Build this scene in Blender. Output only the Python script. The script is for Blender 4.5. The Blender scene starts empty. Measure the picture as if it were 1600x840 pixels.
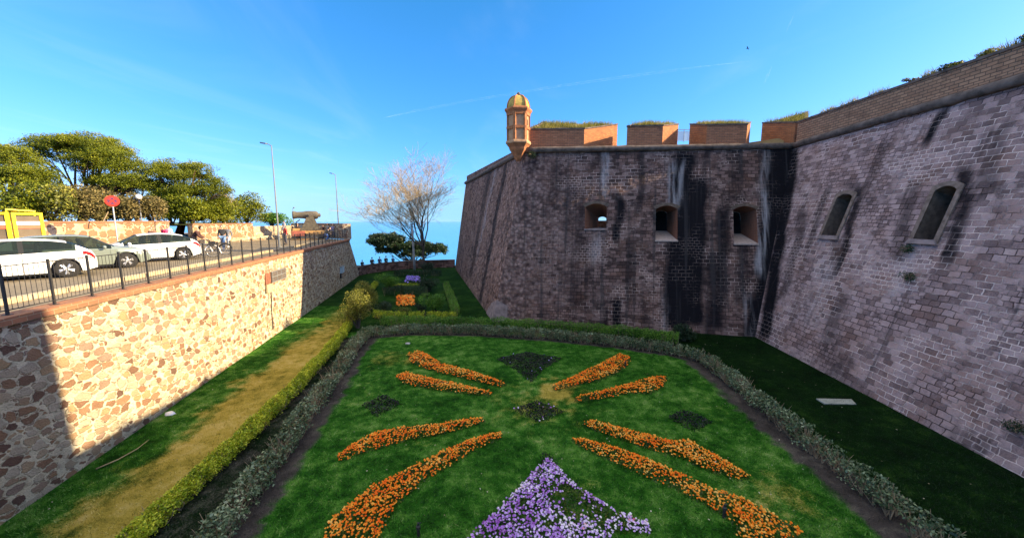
import bpy, bmesh, math, random
import numpy as np
from mathutils import Vector, Matrix, noise as mnoise
random.seed(7); RNG = np.random.default_rng(7)
S = bpy.context.scene
COL = S.collection
R = math.radians
H = 6.8                                   # eye height above the moat lawn (m)
HAZE = 9e-6
TZ = 4.67                                 # terrace level
PITCH = math.atan(76.0 / 580.0)
CLOUD_FILL = 10.0                              # level of the wisps and the added overhead fill, in the sky's own units
SUN_EL, SUN_AZ = R(22.8), R(-2.2)         # azimuth counted from +X towards +Y

# ------------------------------------------------------------------ camera
cam = bpy.data.cameras.new("camera"); co = bpy.data.objects.new("camera", cam); COL.objects.link(co)
co.location = (0, 0, H); co.rotation_euler = (math.pi/2 - PITCH, 0, 0)
cam.sensor_fit = 'HORIZONTAL'; cam.sensor_width = 36.0; cam.lens = 580/1600*36
cam.clip_start = 0.1; cam.clip_end = 200000
S.camera = co
# ------------------------------------------------------------------ world, sun, exposure
w = bpy.data.worlds.new("World"); S.world = w; w.use_nodes = True
wn = w.node_tree; wn.nodes.clear()
sky = wn.nodes.new('ShaderNodeTexSky'); sky.sky_type = 'NISHITA'; sky.sun_disc = False
sky.sun_elevation = SUN_EL; sky.sun_rotation = math.pi/2 - SUN_AZ
sky.altitude = 180; sky.air_density = 1.0; sky.dust_density = 1.0; sky.ozone_density = 3.0
# read the sky no lower than a hand above the horizon, so that the haze line stays bright
tcs = wn.nodes.new('ShaderNodeTexCoord'); sps = wn.nodes.new('ShaderNodeSeparateXYZ'); cbs = wn.nodes.new('ShaderNodeCombineXYZ'); mxs = wn.nodes.new('ShaderNodeMath'); mxs.operation = 'MAXIMUM'; mxs.inputs[1].default_value = 0.05
wn.links.new(tcs.outputs['Generated'], sps.inputs[0]); wn.links.new(sps.outputs[0], cbs.inputs[0]); wn.links.new(sps.outputs[1], cbs.inputs[1]); wn.links.new(sps.outputs[2], mxs.inputs[0]); wn.links.new(mxs.outputs[0], cbs.inputs[2]); wn.links.new(cbs.outputs[0], sky.inputs['Vector'])
# the phone's saturated rendering of the sky: a contrast and a gain per channel
sepn = wn.nodes.new('ShaderNodeSeparateColor'); comb = wn.nodes.new('ShaderNodeCombineColor')
for k, (pw, gain) in enumerate(((1.41, 0.37), (0.86, 1.18), (1.0, 1.55))):
    a = wn.nodes.new('ShaderNodeMath'); a.operation = 'POWER'; a.inputs[1].default_value = pw
    c = wn.nodes.new('ShaderNodeMath'); c.operation = 'MULTIPLY'; c.inputs[1].default_value = gain
    wn.links.new(sepn.outputs[k], a.inputs[0]); wn.links.new(a.outputs[0], c.inputs[0]); wn.links.new(c.outputs[0], comb.inputs[k])
# thin high cirrus: faint wisps low in the sky, and an unseen bright layer added overhead to fill the shade
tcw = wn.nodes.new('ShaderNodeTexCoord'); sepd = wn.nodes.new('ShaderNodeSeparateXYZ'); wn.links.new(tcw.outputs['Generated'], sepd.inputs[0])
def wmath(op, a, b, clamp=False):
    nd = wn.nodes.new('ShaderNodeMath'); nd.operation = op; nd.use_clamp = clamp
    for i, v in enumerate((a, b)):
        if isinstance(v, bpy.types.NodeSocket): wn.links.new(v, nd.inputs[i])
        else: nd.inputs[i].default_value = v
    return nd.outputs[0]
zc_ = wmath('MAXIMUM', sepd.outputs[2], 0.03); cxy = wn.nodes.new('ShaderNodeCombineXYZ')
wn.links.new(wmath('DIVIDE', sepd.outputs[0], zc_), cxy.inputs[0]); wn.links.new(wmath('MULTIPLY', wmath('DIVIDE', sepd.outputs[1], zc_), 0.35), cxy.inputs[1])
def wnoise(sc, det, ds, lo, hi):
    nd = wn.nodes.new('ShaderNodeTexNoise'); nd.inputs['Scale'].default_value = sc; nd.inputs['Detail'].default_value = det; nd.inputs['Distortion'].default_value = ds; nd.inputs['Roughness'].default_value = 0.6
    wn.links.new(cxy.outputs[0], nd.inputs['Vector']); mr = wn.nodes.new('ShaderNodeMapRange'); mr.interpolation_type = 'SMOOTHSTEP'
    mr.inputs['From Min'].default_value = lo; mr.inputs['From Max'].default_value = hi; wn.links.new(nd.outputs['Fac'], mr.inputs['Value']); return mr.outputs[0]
fill_veil = wn.nodes.new('ShaderNodeMapRange'); fill_veil.interpolation_type = 'SMOOTHSTEP'; fill_veil.inputs['From Min'].default_value = 0.50; fill_veil.inputs['From Max'].default_value = 0.80; wn.links.new(sepd.outputs[2], fill_veil.inputs['Value'])
cfac = wmath('ADD', wmath('MULTIPLY', wnoise(0.8, 6, 1.0, 0.48, 0.75), 0.038), wmath('MULTIPLY', fill_veil.outputs[0], wmath('ADD', 0.45, wmath('MULTIPLY', wnoise(1.6, 5, 0.4, 0.35, 0.65), 0.5))), True)
cm = wn.nodes.new('ShaderNodeMix'); cm.data_type = 'RGBA'; cm.inputs[7].default_value = (CLOUD_FILL*1.0, CLOUD_FILL*0.95, CLOUD_FILL*0.86, 1)
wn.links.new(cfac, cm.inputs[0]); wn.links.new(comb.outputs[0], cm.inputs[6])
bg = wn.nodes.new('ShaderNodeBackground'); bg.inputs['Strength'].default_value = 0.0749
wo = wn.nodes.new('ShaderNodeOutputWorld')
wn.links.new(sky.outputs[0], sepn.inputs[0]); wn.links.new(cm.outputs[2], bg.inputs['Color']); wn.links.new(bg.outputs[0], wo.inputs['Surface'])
sl = bpy.data.lights.new("sun", 'SUN'); sl.energy = 5.0; sl.angle = R(0.5); sl.color = (1.0, 0.80, 0.48)
so = bpy.data.objects.new("sun", sl); COL.objects.link(so)
to_sun = Vector((math.cos(SUN_EL)*math.cos(SUN_AZ), math.cos(SUN_EL)*math.sin(SUN_AZ), math.sin(SUN_EL)))
so.rotation_euler = to_sun.to_track_quat('Z', 'Y').to_euler(); so.location = (40, 0, 40)
S.view_settings.view_transform = 'Standard'; S.view_settings.look = 'None'
S.view_settings.gamma = 1; S.view_settings.use_curve_mapping = False
S.view_settings.exposure = 1.5
S.render.engine = 'CYCLES'; S.cycles.max_bounces = 6; S.cycles.transparent_max_bounces = 12

# ------------------------------------------------------------------ helpers: surveying the photograph
def ray(px, py):
    x = (px-800)/580; y = -(py-420)/580
    return Vector((x, math.cos(PITCH)+y*math.sin(PITCH), -math.sin(PITCH)+y*math.cos(PITCH)))
def G(px, py, z=0.0):
    r = ray(px, py); t = (z-H)/r.z; return Vector((r.x*t, r.y*t, z))
def AT(px, py, Y):
    r = ray(px, py); t = Y/r.y; return Vector((r.x*t, Y, H+r.z*t))

# ------------------------------------------------------------------ helpers: materials
def mat(name):
    m = bpy.data.materials.new(name); m.use_nodes = True
    nt = m.node_tree; b = nt.nodes['Principled BSDF']; b.inputs['Roughness'].default_value = 0.85
    b.inputs['Specular IOR Level'].default_value = 0.25
    return m, nt, b
class T:
    """small wrapper to write node graphs briefly"""
    def __init__(s, nt): s.nt = nt
    def n(s, typ, ins=None, **kw):
        nd = s.nt.nodes.new('ShaderNode'+typ)
        for k, v in kw.items(): setattr(nd, k, v)
        for k, v in (ins or {}).items():
            if isinstance(v, bpy.types.NodeSocket): s.nt.links.new(v, nd.inputs[k])
            else: nd.inputs[k].default_value = v
        return nd
    def link(s, a, b): s.nt.links.new(a, b)
    def math(s, op, a, b=0.0, c=None, clamp=False):
        ins = {0: a, 1: b}
        if c is not None: ins[2] = c
        return s.n('Math', ins, operation=op, use_clamp=clamp).outputs[0]
    def noise(s, vec, scale, detail=3.0, rough=0.55, dist=0.0):
        return s.n('TexNoise', {'Vector': vec, 'Scale': scale, 'Detail': detail, 'Roughness': rough, 'Distortion': dist}).outputs['Fac']
    def ramp(s, fac, *stops):
        nd = s.n('ValToRGB', {'Fac': fac}); e = nd.color_ramp.elements
        while len(e) < len(stops): e.new(0.5)
        for el, (p, c) in zip(e, stops):
            el.position = p; el.color = (*c, 1) if len(c) == 3 else c
        return nd.outputs['Color']
    def step(s, fac, a, b):      # smoothstep a..b -> 0..1
        return s.n('MapRange', {'Value': fac, 'From Min': a, 'From Max': b}, interpolation_type='SMOOTHSTEP').outputs['Result']
    def mix(s, fac, a, b, mode='MIX'):
        nd = s.nt.nodes.new('ShaderNodeMix'); nd.data_type = 'RGBA'; nd.blend_type = mode
        for i, v in ((0, fac), (6, a), (7, b)):
            if isinstance(v, bpy.types.NodeSocket): s.nt.links.new(v, nd.inputs[i])
            elif i == 0: nd.inputs[0].default_value = v
            else: nd.inputs[i].default_value = (*v, 1) if len(v) == 3 else v
        return nd.outputs[2]
    def scale(s, vec, v): return s.n('VectorMath', {0: vec, 1: v}, operation='MULTIPLY').outputs[0]
    def add(s, a, b): return s.n('VectorMath', {0: a, 1: b}, operation='ADD').outputs[0]
    def bump(s, h, strength, dist, bsdf, normal=None):
        ins = {'Height': h, 'Strength': strength, 'Distance': dist}
        if normal is not None: ins['Normal'] = normal
        o = s.n('Bump', ins).outputs[0]
        if bsdf is not None: s.link(o, bsdf.inputs['Normal'])
        return o
    @property
    def uv(s): return s.n('TexCoord').outputs['UV']
    @property
    def pos(s): return s.n('NewGeometry').outputs['Position']
    @property
    def obj(s): return s.n('TexCoord').outputs['Object']
    def attr(s, name):
        return s.n('Attribute', attribute_name=name)

def plain(name, col, rough=0.7, metal=0.0, var=0.15, scale=8.0, coat=0.0, spec=0.4, bump=0.0):
    m, nt, b = mat(name); t = T(nt); p = t.obj
    f = t.noise(p, scale, 4.0)
    c = t.ramp(f, (0.25, [x*(1-var) for x in col]), (0.75, [min(1, x*(1+var)) for x in col]))
    t.link(c, b.inputs['Base Color']); b.inputs['Roughness'].default_value = rough; b.inputs['Metallic'].default_value = metal
    b.inputs['Specular IOR Level'].default_value = spec
    if coat: b.inputs['Coat Weight'].default_value = coat; b.inputs['Coat Roughness'].default_value = 0.08
    if bump: t.bump(t.noise(p, scale*6, 3.0), 0.4, bump, b)
    return m

def leafmat(name, stops, rough=0.6, trans=0.25, spec=0.3, big=0.6):
    """foliage: one random value per leaf (attribute rnd) plus broad patches of age and growth"""
    m, nt, b = mat(name); t = T(nt)
    r = t.attr('rnd').outputs['Fac']
    n = t.noise(t.obj, big, 2.0)
    f = t.math('ADD', t.math('MULTIPLY', r, 0.65), t.math('MULTIPLY', t.math('SUBTRACT', n, 0.5), 1.1), clamp=True)
    f = t.math('ADD', f, 0.15, clamp=True)
    c = t.ramp(f, *stops)
    t.link(c, b.inputs['Base Color']); b.inputs['Roughness'].default_value = rough; b.inputs['Specular IOR Level'].default_value = spec
    tr = t.n('BsdfTranslucent', {'Color': c})
    mx = t.n('MixShader', {0: trans, 1: b.outputs[0], 2: tr.outputs[0]})
    t.link(mx.outputs[0], nt.nodes['Material Output'].inputs['Surface'])
    return m

def ashlar(name, dark, mid, light, mortar, course=0.27, width=0.5, keep_lo=0.42, mortar_amt=1.0, grime_lo=0.58, contrast=1.0):
    """weathered coursed stone in wall metres (UV); attribute stain: R black crust, G lime runs, B rubble"""
    m, nt, b = mat(name); t = T(nt); uv = t.uv
    wob = t.n('TexNoise', {'Vector': uv, 'Scale': 1.3, 'Detail': 4.0}).outputs['Color']
    wv = t.add(uv, t.scale(t.add(wob, (-0.5, -0.5, -0.5)), (0.30, 0.13, 0)))
    wob2 = t.n('TexNoise', {'Vector': uv, 'Scale': 9.0, 'Detail': 2.0}).outputs['Color']
    wv = t.add(wv, t.scale(t.add(wob2, (-0.5, -0.5, -0.5)), (0.035, 0.035, 0)))
    def brick(cw, ch, off):
        return t.n('TexBrick', {'Vector': t.add(wv, off), 'Color1': (0, 0, 0, 1), 'Color2': (1, 1, 1, 1), 'Mortar': (0.5, 0.5, 0.5, 1),
                                'Scale': 1.0, 'Mortar Size': 0.016, 'Mortar Smooth': 0.35, 'Bias': 0.0,
                                'Brick Width': cw, 'Row Height': ch}, offset=0.5, squash=1.0)
    b1 = brick(width, course, (0, 0, 0)); b2 = brick(width*0.66, course*0.75, (0.2, 0.1, 0))
    sel = t.step(t.noise(uv, 0.33, 2.0), 0.52, 0.54)
    fac = t.mix(sel, b1.outputs['Fac'], b2.outputs['Fac']); rnd = t.mix(sel, b1.outputs['Color'], b2.outputs['Color'])
    big = t.noise(uv, 0.35, 5.0, 0.6); midn = t.noise(uv, 2.2, 5.0, 0.65); fine = t.noise(uv, 22.0, 4.0, 0.7)
    v = t.math('ADD', t.math('MULTIPLY', rnd, 0.55), t.math('MULTIPLY', t.math('SUBTRACT', midn, 0.5), 0.8))
    v = t.math('ADD', v, t.math('MULTIPLY', t.math('SUBTRACT', big, 0.5), 0.9))
    v = t.math('ADD', v, t.math('MULTIPLY', t.math('SUBTRACT', fine, 0.5), 0.75), clamp=True)
    v = t.math('ADD', 0.4, t.math('MULTIPLY', t.math('SUBTRACT', v, 0.36), contrast), clamp=True)
    c = t.ramp(v, (0.02, dark), (0.4, mid), (0.95, light))
    hue = t.step(t.noise(t.add(uv, (7, 3, 0)), 0.9, 4.0), 0.45, 0.7)
    c = t.mix(t.math('MULTIPLY', hue, 0.4), c, (0.25, 0.125, 0.085))
    # joints: pale where the pointing survives, dark where it has washed out
    keep = t.step(t.noise(t.add(uv, (31, 5, 0)), 0.45, 4.0, 0.65), keep_lo, keep_lo+0.16)
    jc = t.mix(keep, [x*0.45 for x in dark], mortar)
    st = t.attr('stain'); sp = t.n('SeparateColor', {'Color': st.outputs['Color']})
    jf = t.math('MULTIPLY', fac, t.math('MULTIPLY', mortar_amt, t.math('SUBTRACT', 1.0, t.math('MULTIPLY', sp.outputs[2], 0.75))))
    c = t.mix(jf, c, jc)
    # rubble zone: irregular broken stones
    vo = t.n('TexVoronoi', {'Vector': t.add(wv, t.scale(wob, (0.2, 0.2, 0))), 'Scale': 4.2, 'Randomness': 1.0}, feature='F1')
    vc = t.ramp(t.math('ADD', vo.outputs['Distance'], t.math('MULTIPLY', t.math('SUBTRACT', midn, 0.5), 1.0)), (0.2, [x*1.15 for x in light]), (0.55, mid), (0.9, dark))
    c = t.mix(t.math('MULTIPLY', sp.outputs[2], 0.5), c, vc)
    # runs: long thin vertical streaks
    sv = t.scale(uv, (2.6, 0.10, 1)); run = t.noise(sv, 1.0, 5.0, 0.6)
    dk = t.math('MULTIPLY', sp.outputs[0], t.step(t.math('ADD', run, t.math('ADD', t.math('MULTIPLY', sp.outputs[0], 0.38), t.math('MULTIPLY', t.math('SUBTRACT', midn, 0.5), 0.25))), 0.48, 0.70))
    dk = t.math('MULTIPLY', dk, t.math('ADD', 0.80, t.math('MULTIPLY', midn, 0.7)), clamp=True)
    c = t.mix(t.math('MULTIPLY', dk, t.math('SUBTRACT', 1.0, t.math('MULTIPLY', t.math('MULTIPLY', fac, keep), 0.25))), c, (0.008, 0.007, 0.010))
    general = t.math('MULTIPLY', t.step(run, grime_lo, grime_lo+0.16), 0.7)
    c = t.mix(general, c, (0.045, 0.04, 0.042))
    lime = t.math('MULTIPLY', sp.outputs[1], t.step(t.noise(t.scale(uv, (4.0, 0.35, 1)), 1.0, 5.0, 0.65), 0.38, 0.62))
    c = t.mix(t.math('MULTIPLY', lime, 0.75), c, (0.50, 0.46, 0.47))
    # holes and lost stones
    hole = t.step(t.noise(t.add(uv, (3, 9, 0)), 5.0, 2.0), 0.74, 0.78)
    c = t.mix(t.math('MULTIPLY', hole, 0.85), c, (0.02, 0.017, 0.016))
    t.link(c, b.inputs['Base Color']); b.inputs['Roughness'].default_value = 0.92; b.inputs['Specular IOR Level'].default_value = 0.15
    hgt = t.math('ADD', t.math('MULTIPLY', t.math('SUBTRACT', 1.0, fac), 0.6), t.math('MULTIPLY', midn, 0.9))
    hgt = t.math('ADD', hgt, t.math('MULTIPLY', fine, 0.5)); hgt = t.math('SUBTRACT', hgt, t.math('MULTIPLY', hole, 1.0))
    hgt = t.math('SUBTRACT', hgt, t.math('MULTIPLY', t.math('MULTIPLY', vo.outputs['Distance'], sp.outputs[2]), 1.1))
    t.bump(hgt, 0.9, 0.06, b)
    return m

def rubble(name, mortar, stones, scale=3.0, gap=0.10, stretch=1.0):
    """random rubble in wide pointing; UV in wall metres"""
    m, nt, b = mat(name); t = T(nt); uv = t.uv
    wob = t.n('TexNoise', {'Vector': uv, 'Scale': 2.4, 'Detail': 3.0}).outputs['Color']
    wv = t.add(t.scale(uv, (stretch, 1.15, 1)), t.scale(t.add(wob, (-0.5, -0.5, -0.5)), (0.22, 0.22, 0)))
    wob2 = t.n('TexNoise', {'Vector': uv, 'Scale': 14.0, 'Detail': 2.0}).outputs['Color']
    wv = t.add(wv, t.scale(t.add(wob2, (-0.5, -0.5, -0.5)), (0.05, 0.05, 0)))
    e = t.n('TexVoronoi', {'Vector': wv, 'Scale': scale, 'Randomness': 0.72}, feature='DISTANCE_TO_EDGE', voronoi_dimensions='2D')
    f = t.n('TexVoronoi', {'Vector': wv, 'Scale': scale, 'Randomness': 0.72}, feature='F1', voronoi_dimensions='2D')
    sp = t.n('SeparateColor', {'Color': f.outputs['Color']})
    rg = t.math('SUBTRACT', t.noise(uv, 9.0, 3.0, 0.6), 0.5)
    thr = t.math('ADD', gap, t.math('MULTIPLY', t.math('POWER', sp.outputs[1], 3.0), 0.16))
    inner = t.math('MINIMUM', t.math('SUBTRACT', e.outputs['Distance'], thr), t.math('SUBTRACT', t.math('ADD', 0.36, t.math('MULTIPLY', sp.outputs[2], 0.28)), f.outputs['Distance']))
    inner = t.math('ADD', inner, t.math('MULTIPLY', rg, 0.26))
    stone = t.step(inner, -0.012, 0.03)
    lost = t.step(t.math('ADD', sp.outputs[1], t.math('MULTIPLY', rg, 0.3)), 0.86, 0.92); stone = t.math('MULTIPLY', stone, t.math('SUBTRACT', 1.0, t.math('MULTIPLY', lost, 0.8)))
    e2 = t.n('TexVoronoi', {'Vector': wv, 'Scale': scale*2.3, 'Randomness': 1.0}, feature='DISTANCE_TO_EDGE', voronoi_dimensions='2D')
    f2 = t.n('TexVoronoi', {'Vector': wv, 'Scale': scale*2.3, 'Randomness': 1.0}, feature='F1', voronoi_dimensions='2D'); sp2 = t.n('SeparateColor', {'Color': f2.outputs['Color']})
    small = t.math('MULTIPLY', t.step(t.math('ADD', t.math('SUBTRACT', e2.outputs['Distance'], 0.13), t.math('MULTIPLY', rg, 0.2)), -0.01, 0.03), t.step(sp2.outputs[1], 0.45, 0.5))
    small = t.math('MULTIPLY', small, t.step(inner, -0.02, -0.06)); rndc = t.mix(small, sp.outputs[0], sp2.outputs[0]); stone = t.math('MAXIMUM', stone, small)
    fine = t.noise(uv, 25.0, 4.0, 0.7); midn = t.noise(uv, 3.0, 4.0, 0.6); big = t.noise(uv, 0.5, 3.0)
    sc = t.ramp(rndc, *stones)
    sc = t.mix(t.math('MULTIPLY', midn, 0.55), sc, (0.09, 0.05, 0.04), 'MIX')
    mc = t.mix(t.step(midn, 0.35, 0.75), mortar, [x*0.62 for x in mortar])
    mc = t.mix(t.math('MULTIPLY', t.step(big, 0.5, 0.75), 0.4), mc, [mortar[0]*0.7, mortar[1]*0.6, mortar[2]*0.52])
    c = t.mix(stone, mc, sc)
    c = t.mix(t.math('MULTIPLY', t.math('SUBTRACT', 0.6, fine), 0.9, clamp=True), c, (0.05, 0.035, 0.03))
    run = t.step(t.noise(t.scale(uv, (1.6, 0.08, 1)), 1.0, 4.0), 0.62, 0.78)
    c = t.mix(t.math('MULTIPLY', run, 0.4), c, (0.08, 0.06, 0.05))
    t.link(c, b.inputs['Base Color']); b.inputs['Roughness'].default_value = 0.95; b.inputs['Specular IOR Level'].default_value = 0.1
    hgt = t.math('ADD', t.math('MULTIPLY', stone, 0.7), t.math('ADD', t.math('MULTIPLY', midn, 0.5), t.math('MULTIPLY', fine, 0.5)))
    t.bump(hgt, 1.0, 0.09, b)
    return m

def brickmat(name, c1, c2, mortar, bw=0.29, rh=0.065, grime=0.35, msize=0.010):
    m, nt, b = mat(name); t = T(nt); uv = t.uv
    wob = t.n('TexNoise', {'Vector': uv, 'Scale': 4.0, 'Detail': 3.0}).outputs['Color']
    wv = t.add(uv, t.scale(t.add(wob, (-0.5, -0.5, -0.5)), (0.03, 0.025, 0)))
    br = t.n('TexBrick', {'Vector': wv, 'Color1': (*c1, 1), 'Color2': (*c2, 1), 'Mortar': (*mortar, 1), 'Scale': 1.0,
                          'Mortar Size': msize, 'Mortar Smooth': 0.3, 'Bias': -0.1, 'Brick Width': bw, 'Row Height': rh}, offset=0.5)
    n1 = t.noise(uv, 1.1, 5.0, 0.65); n2 = t.noise(uv, 16.0, 4.0, 0.7)
    c = t.mix(t.math('MULTIPLY', t.step(n1, 0.45, 0.75), grime), br.outputs['Color'], (0.07, 0.05, 0.045))
    c = t.mix(t.math('MULTIPLY', t.step(n2, 0.5, 0.8), 0.4), c, [x*0.45 for x in c1])
    run = t.step(t.noise(t.scale(uv, (2.2, 0.12, 1)), 1.0, 4.0), 0.55, 0.75)
    c = t.mix(t.math('MULTIPLY', run, grime), c, (0.05, 0.04, 0.035))
    t.link(c, b.inputs['Base Color']); b.inputs['Roughness'].default_value = 0.92; b.inputs['Specular IOR Level'].default_value = 0.15
    t.bump(t.math('ADD', t.math('MULTIPLY', t.math('SUBTRACT', 1.0, br.outputs['Fac']), 0.7), t.math('MULTIPLY', n2, 0.6)), 0.7, 0.025, b)
    return m

# ------------------------------------------------------------------ helpers: meshes
class MB:
    def __init__(s): s.v = []; s.f = []; s.uv = []      # uv per face corner, or None
    def face(s, pts, uv=None):
        i = len(s.v); s.v += [tuple(p) for p in pts]; s.f.append(tuple(range(i, i+len(pts)))); s.uv.append(uv)
    def quad(s, a, b, c, d, uv0=(0, 0)):
        a, b, c, d = map(Vector, (a, b, c, d)); u = ((b-a).length+(c-d).length)/2; h = ((d-a).length+(c-b).length)/2
        s.face((a, b, c, d), [(uv0[0], uv0[1]), (uv0[0]+u, uv0[1]), (uv0[0]+u, uv0[1]+h), (uv0[0], uv0[1]+h)])
    def box(s, c, size, rz=0.0, M=None):
        x, y, z = size[0]/2, size[1]/2, size[2]/2
        m = Matrix.Translation(c) @ Matrix.Rotation(rz, 4, 'Z') if M is None else M
        p = [m @ Vector((i*x, j*y, k*z)) for i in (-1, 1) for j in (-1, 1) for k in (-1, 1)]
        for q in ((0, 4, 5, 1), (4, 6, 7, 5), (6, 2, 3, 7), (2, 0, 1, 3), (1, 5, 7, 3), (2, 6, 4, 0)):
            s.quad(*[p[i] for i in q])
    def hexa(s, b, t):                       # bottom ring, top ring (4 pts each, counter-clockwise from above)
        n = len(b); acc = 0
        for i in range(n):
            j = (i+1) % n; s.quad(b[i], b[j], t[j], t[i], (acc, Vector(b[i]).z)); acc += (Vector(b[j])-Vector(b[i])).length
        s.face(t, [(Vector(p).x, Vector(p).y) for p in t]); s.face(b[::-1], [(Vector(p).x, Vector(p).y) for p in b[::-1]])
    def tube(s, pts, radii, n=6, caps=True):
        rings = []
        pts = [Vector(p) for p in pts]
        if not hasattr(radii, '__len__'): radii = [radii]*len(pts)
        for i, p in enumerate(pts):
            d = (pts[min(i+1, len(pts)-1)] - pts[max(i-1, 0)])
            d = d.normalized() if d.length > 1e-9 else Vector((0, 0, 1))
            a = d.orthogonal().normalized() if i == 0 else (rings[-1][1] - d*rings[-1][1].dot(d)).normalized()
            bb = d.cross(a); base = len(s.v)
            for k in range(n):
                an = 2*math.pi*k/n; s.v.append(tuple(p+(a*math.cos(an)+bb*math.sin(an))*radii[i]))
            rings.append((base, a))
        for i in range(len(pts)-1):
            A, B = rings[i][0], rings[i+1][0]
            for k in range(n):
                l = (k+1) % n; s.f.append((A+k, A+l, B+l, B+k)); s.uv.append(None)
        if caps:
            s.f.append(tuple(rings[0][0]+k for k in reversed(range(n)))); s.uv.append(None)
            s.f.append(tuple(rings[-1][0]+k for k in range(n))); s.uv.append(None)
    def lathe(s, prof, c=(0, 0, 0), n=24, M=None):   # prof (r, z)
        m = Matrix.Translation(c) if M is None else M; base = len(s.v)
        for r, z in prof:
            for k in range(n):
                a = 2*math.pi*k/n; s.v.append(tuple(m @ Vector((r*math.cos(a), r*math.sin(a), z))))
        for i in range(len(prof)-1):
            for k in range(n):
                l = (k+1) % n; s.f.append((base+i*n+k, base+i*n+l, base+(i+1)*n+l, base+(i+1)*n+k)); s.uv.append(None)
        s.f.append(tuple(base+k for k in reversed(range(n)))); s.uv.append(None)
        s.f.append(tuple(base+(len(prof)-1)*n+k for k in range(n))); s.uv.append(None)
    def ball(s, c, r, n=10, m=6):
        r = (r, r, r) if not hasattr(r, '__len__') else r; c = Vector(c); base = len(s.v)
        for i in range(m+1):
            th = math.pi*i/m
            for k in range(n):
                a = 2*math.pi*k/n; s.v.append((c.x+r[0]*math.sin(th)*math.cos(a), c.y+r[1]*math.sin(th)*math.sin(a), c.z-r[2]*math.cos(th)))
        for i in range(m):
            for k in range(n):
                l = (k+1) % n; s.f.append((base+i*n+k, base+i*n+l, base+(i+1)*n+l, base+(i+1)*n+k)); s.uv.append(None)
    def build(s, name, m, parent=None, smooth=False, loc=None):
        me = bpy.data.meshes.new(name); me.from_pydata(s.v, [], s.f)
        if any(u is not None for u in s.uv):
            ul = me.uv_layers.new(name='UVMap'); k = 0
            for fi, f in enumerate(s.f):
                for ci in range(len(f)):
                    ul.data[k].uv = s.uv[fi][ci] if s.uv[fi] else (s.v[f[ci]][0], s.v[f[ci]][2]); k += 1
        for q in (m if isinstance(m, (list, tuple)) else [m]): me.materials.append(q)
        if smooth:
            me.polygons.foreach_set('use_smooth', [True]*len(me.polygons))
        me.update(); me.validate()
        return link(name, me, parent, loc)
def link(name, me, parent=None, loc=None):
    o = bpy.data.objects.new(name, me); COL.objects.link(o)
    if parent is not None: o.parent = parent; o.matrix_parent_inverse = Matrix.Identity(4)
    if loc is not None: o.location = loc
    return o
def rebase(o, p):
    """put a one-mesh thing's origin at its base"""
    p = Vector(p); o.data.transform(Matrix.Translation(-p)); o.location = p; return o
def tag(o, label, cat, group=None, kind=None):
    if label: o['label'] = label
    if cat: o['category'] = cat
    if group: o['group'] = group
    if kind: o['kind'] = kind
    return o
def empty(name, loc=(0, 0, 0), rz=0.0):
    o = bpy.data.objects.new(name, None); COL.objects.link(o); o.location = loc; o.rotation_euler = (0, 0, rz); o.empty_display_size = 0.3; return o
def thing(name, label, cat, loc=(0, 0, 0), rz=0.0, group=None): return tag(empty(name, loc, rz), label, cat, group)
def structure(o): o['kind'] = 'structure'; return o

def np_mesh(name, verts, faces_n, m, parent=None, rnd=None, loops=None):
    """verts (V,3); faces of faces_n consecutive vertices each"""
    V = len(verts); F = V//faces_n
    me = bpy.data.meshes.new(name); me.vertices.add(V); me.vertices.foreach_set('co', np.ascontiguousarray(verts, dtype=np.float32).ravel())
    me.loops.add(V); me.loops.foreach_set('vertex_index', np.arange(V, dtype=np.int32))
    me.polygons.add(F); me.polygons.foreach_set('loop_start', np.arange(0, V, faces_n, dtype=np.int32))
    me.update(calc_edges=True)
    if rnd is not None:
        a = me.attributes.new('rnd', 'FLOAT', 'POINT'); a.data.foreach_set('value', np.repeat(rnd.astype(np.float32), faces_n))
    me.materials.append(m); return link(name, me, parent)
def unit(v): return v/np.maximum(np.linalg.norm(v, axis=1, keepdims=True), 1e-9)
def leaves(name, C, size, m, parent=None, aspect=0.5, up=0.3, rnd=None, N=None, fold=True):
    """one bent leaf (two triangles, four corners) at every centre"""
    n = len(C); sz = size*(0.6+0.8*RNG.random(n))[:, None]
    nor = unit(RNG.normal(size=(n, 3)) + np.array([0, 0, up])) if N is None else unit(N + 0.6*RNG.normal(size=(n, 3)))
    d = unit(np.cross(nor, RNG.normal(size=(n, 3)))); e = np.cross(nor, d)
    a = C-d*sz*0.5; b = C+e*sz*aspect*0.5+nor*sz*0.08; c = C+d*sz*0.5; dd = C-e*sz*aspect*0.5+nor*sz*0.08
    v = np.stack([a, b, c, dd], 1).reshape(-1, 3)
    return np_mesh(name, v, 4, m, parent, RNG.random(n) if rnd is None else rnd)
def blades(name, P, h, wd, m, lean=0.35, parent=None, rnd=None):
    n = len(P); hh = h*(0.5+RNG.random(n))[:, None]; an = RNG.random(n)*2*np.pi
    e = np.stack([np.cos(an), np.sin(an), 0*an], 1)*wd*0.5
    tip = P+np.array([0, 0, 1.0])*hh+np.stack([RNG.normal(size=n), RNG.normal(size=n), 0*an], 1)*lean*hh
    v = np.stack([P-e, P+e, tip], 1).reshape(-1, 3)
    return np_mesh(name, v, 3, m, parent, RNG.random(n) if rnd is None else rnd)
def poly_sample(poly, n):
    """n random points inside a plan polygon"""
    P = np.array([(p[0], p[1]) for p in poly]); lo, hi = P.min(0), P.max(0); out = []
    while sum(map(len, out)) < n:
        q = lo+RNG.random((n*4, 2))*(hi-lo); out.append(q[inside(P, q)])
    return np.concatenate(out)[:n]
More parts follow.
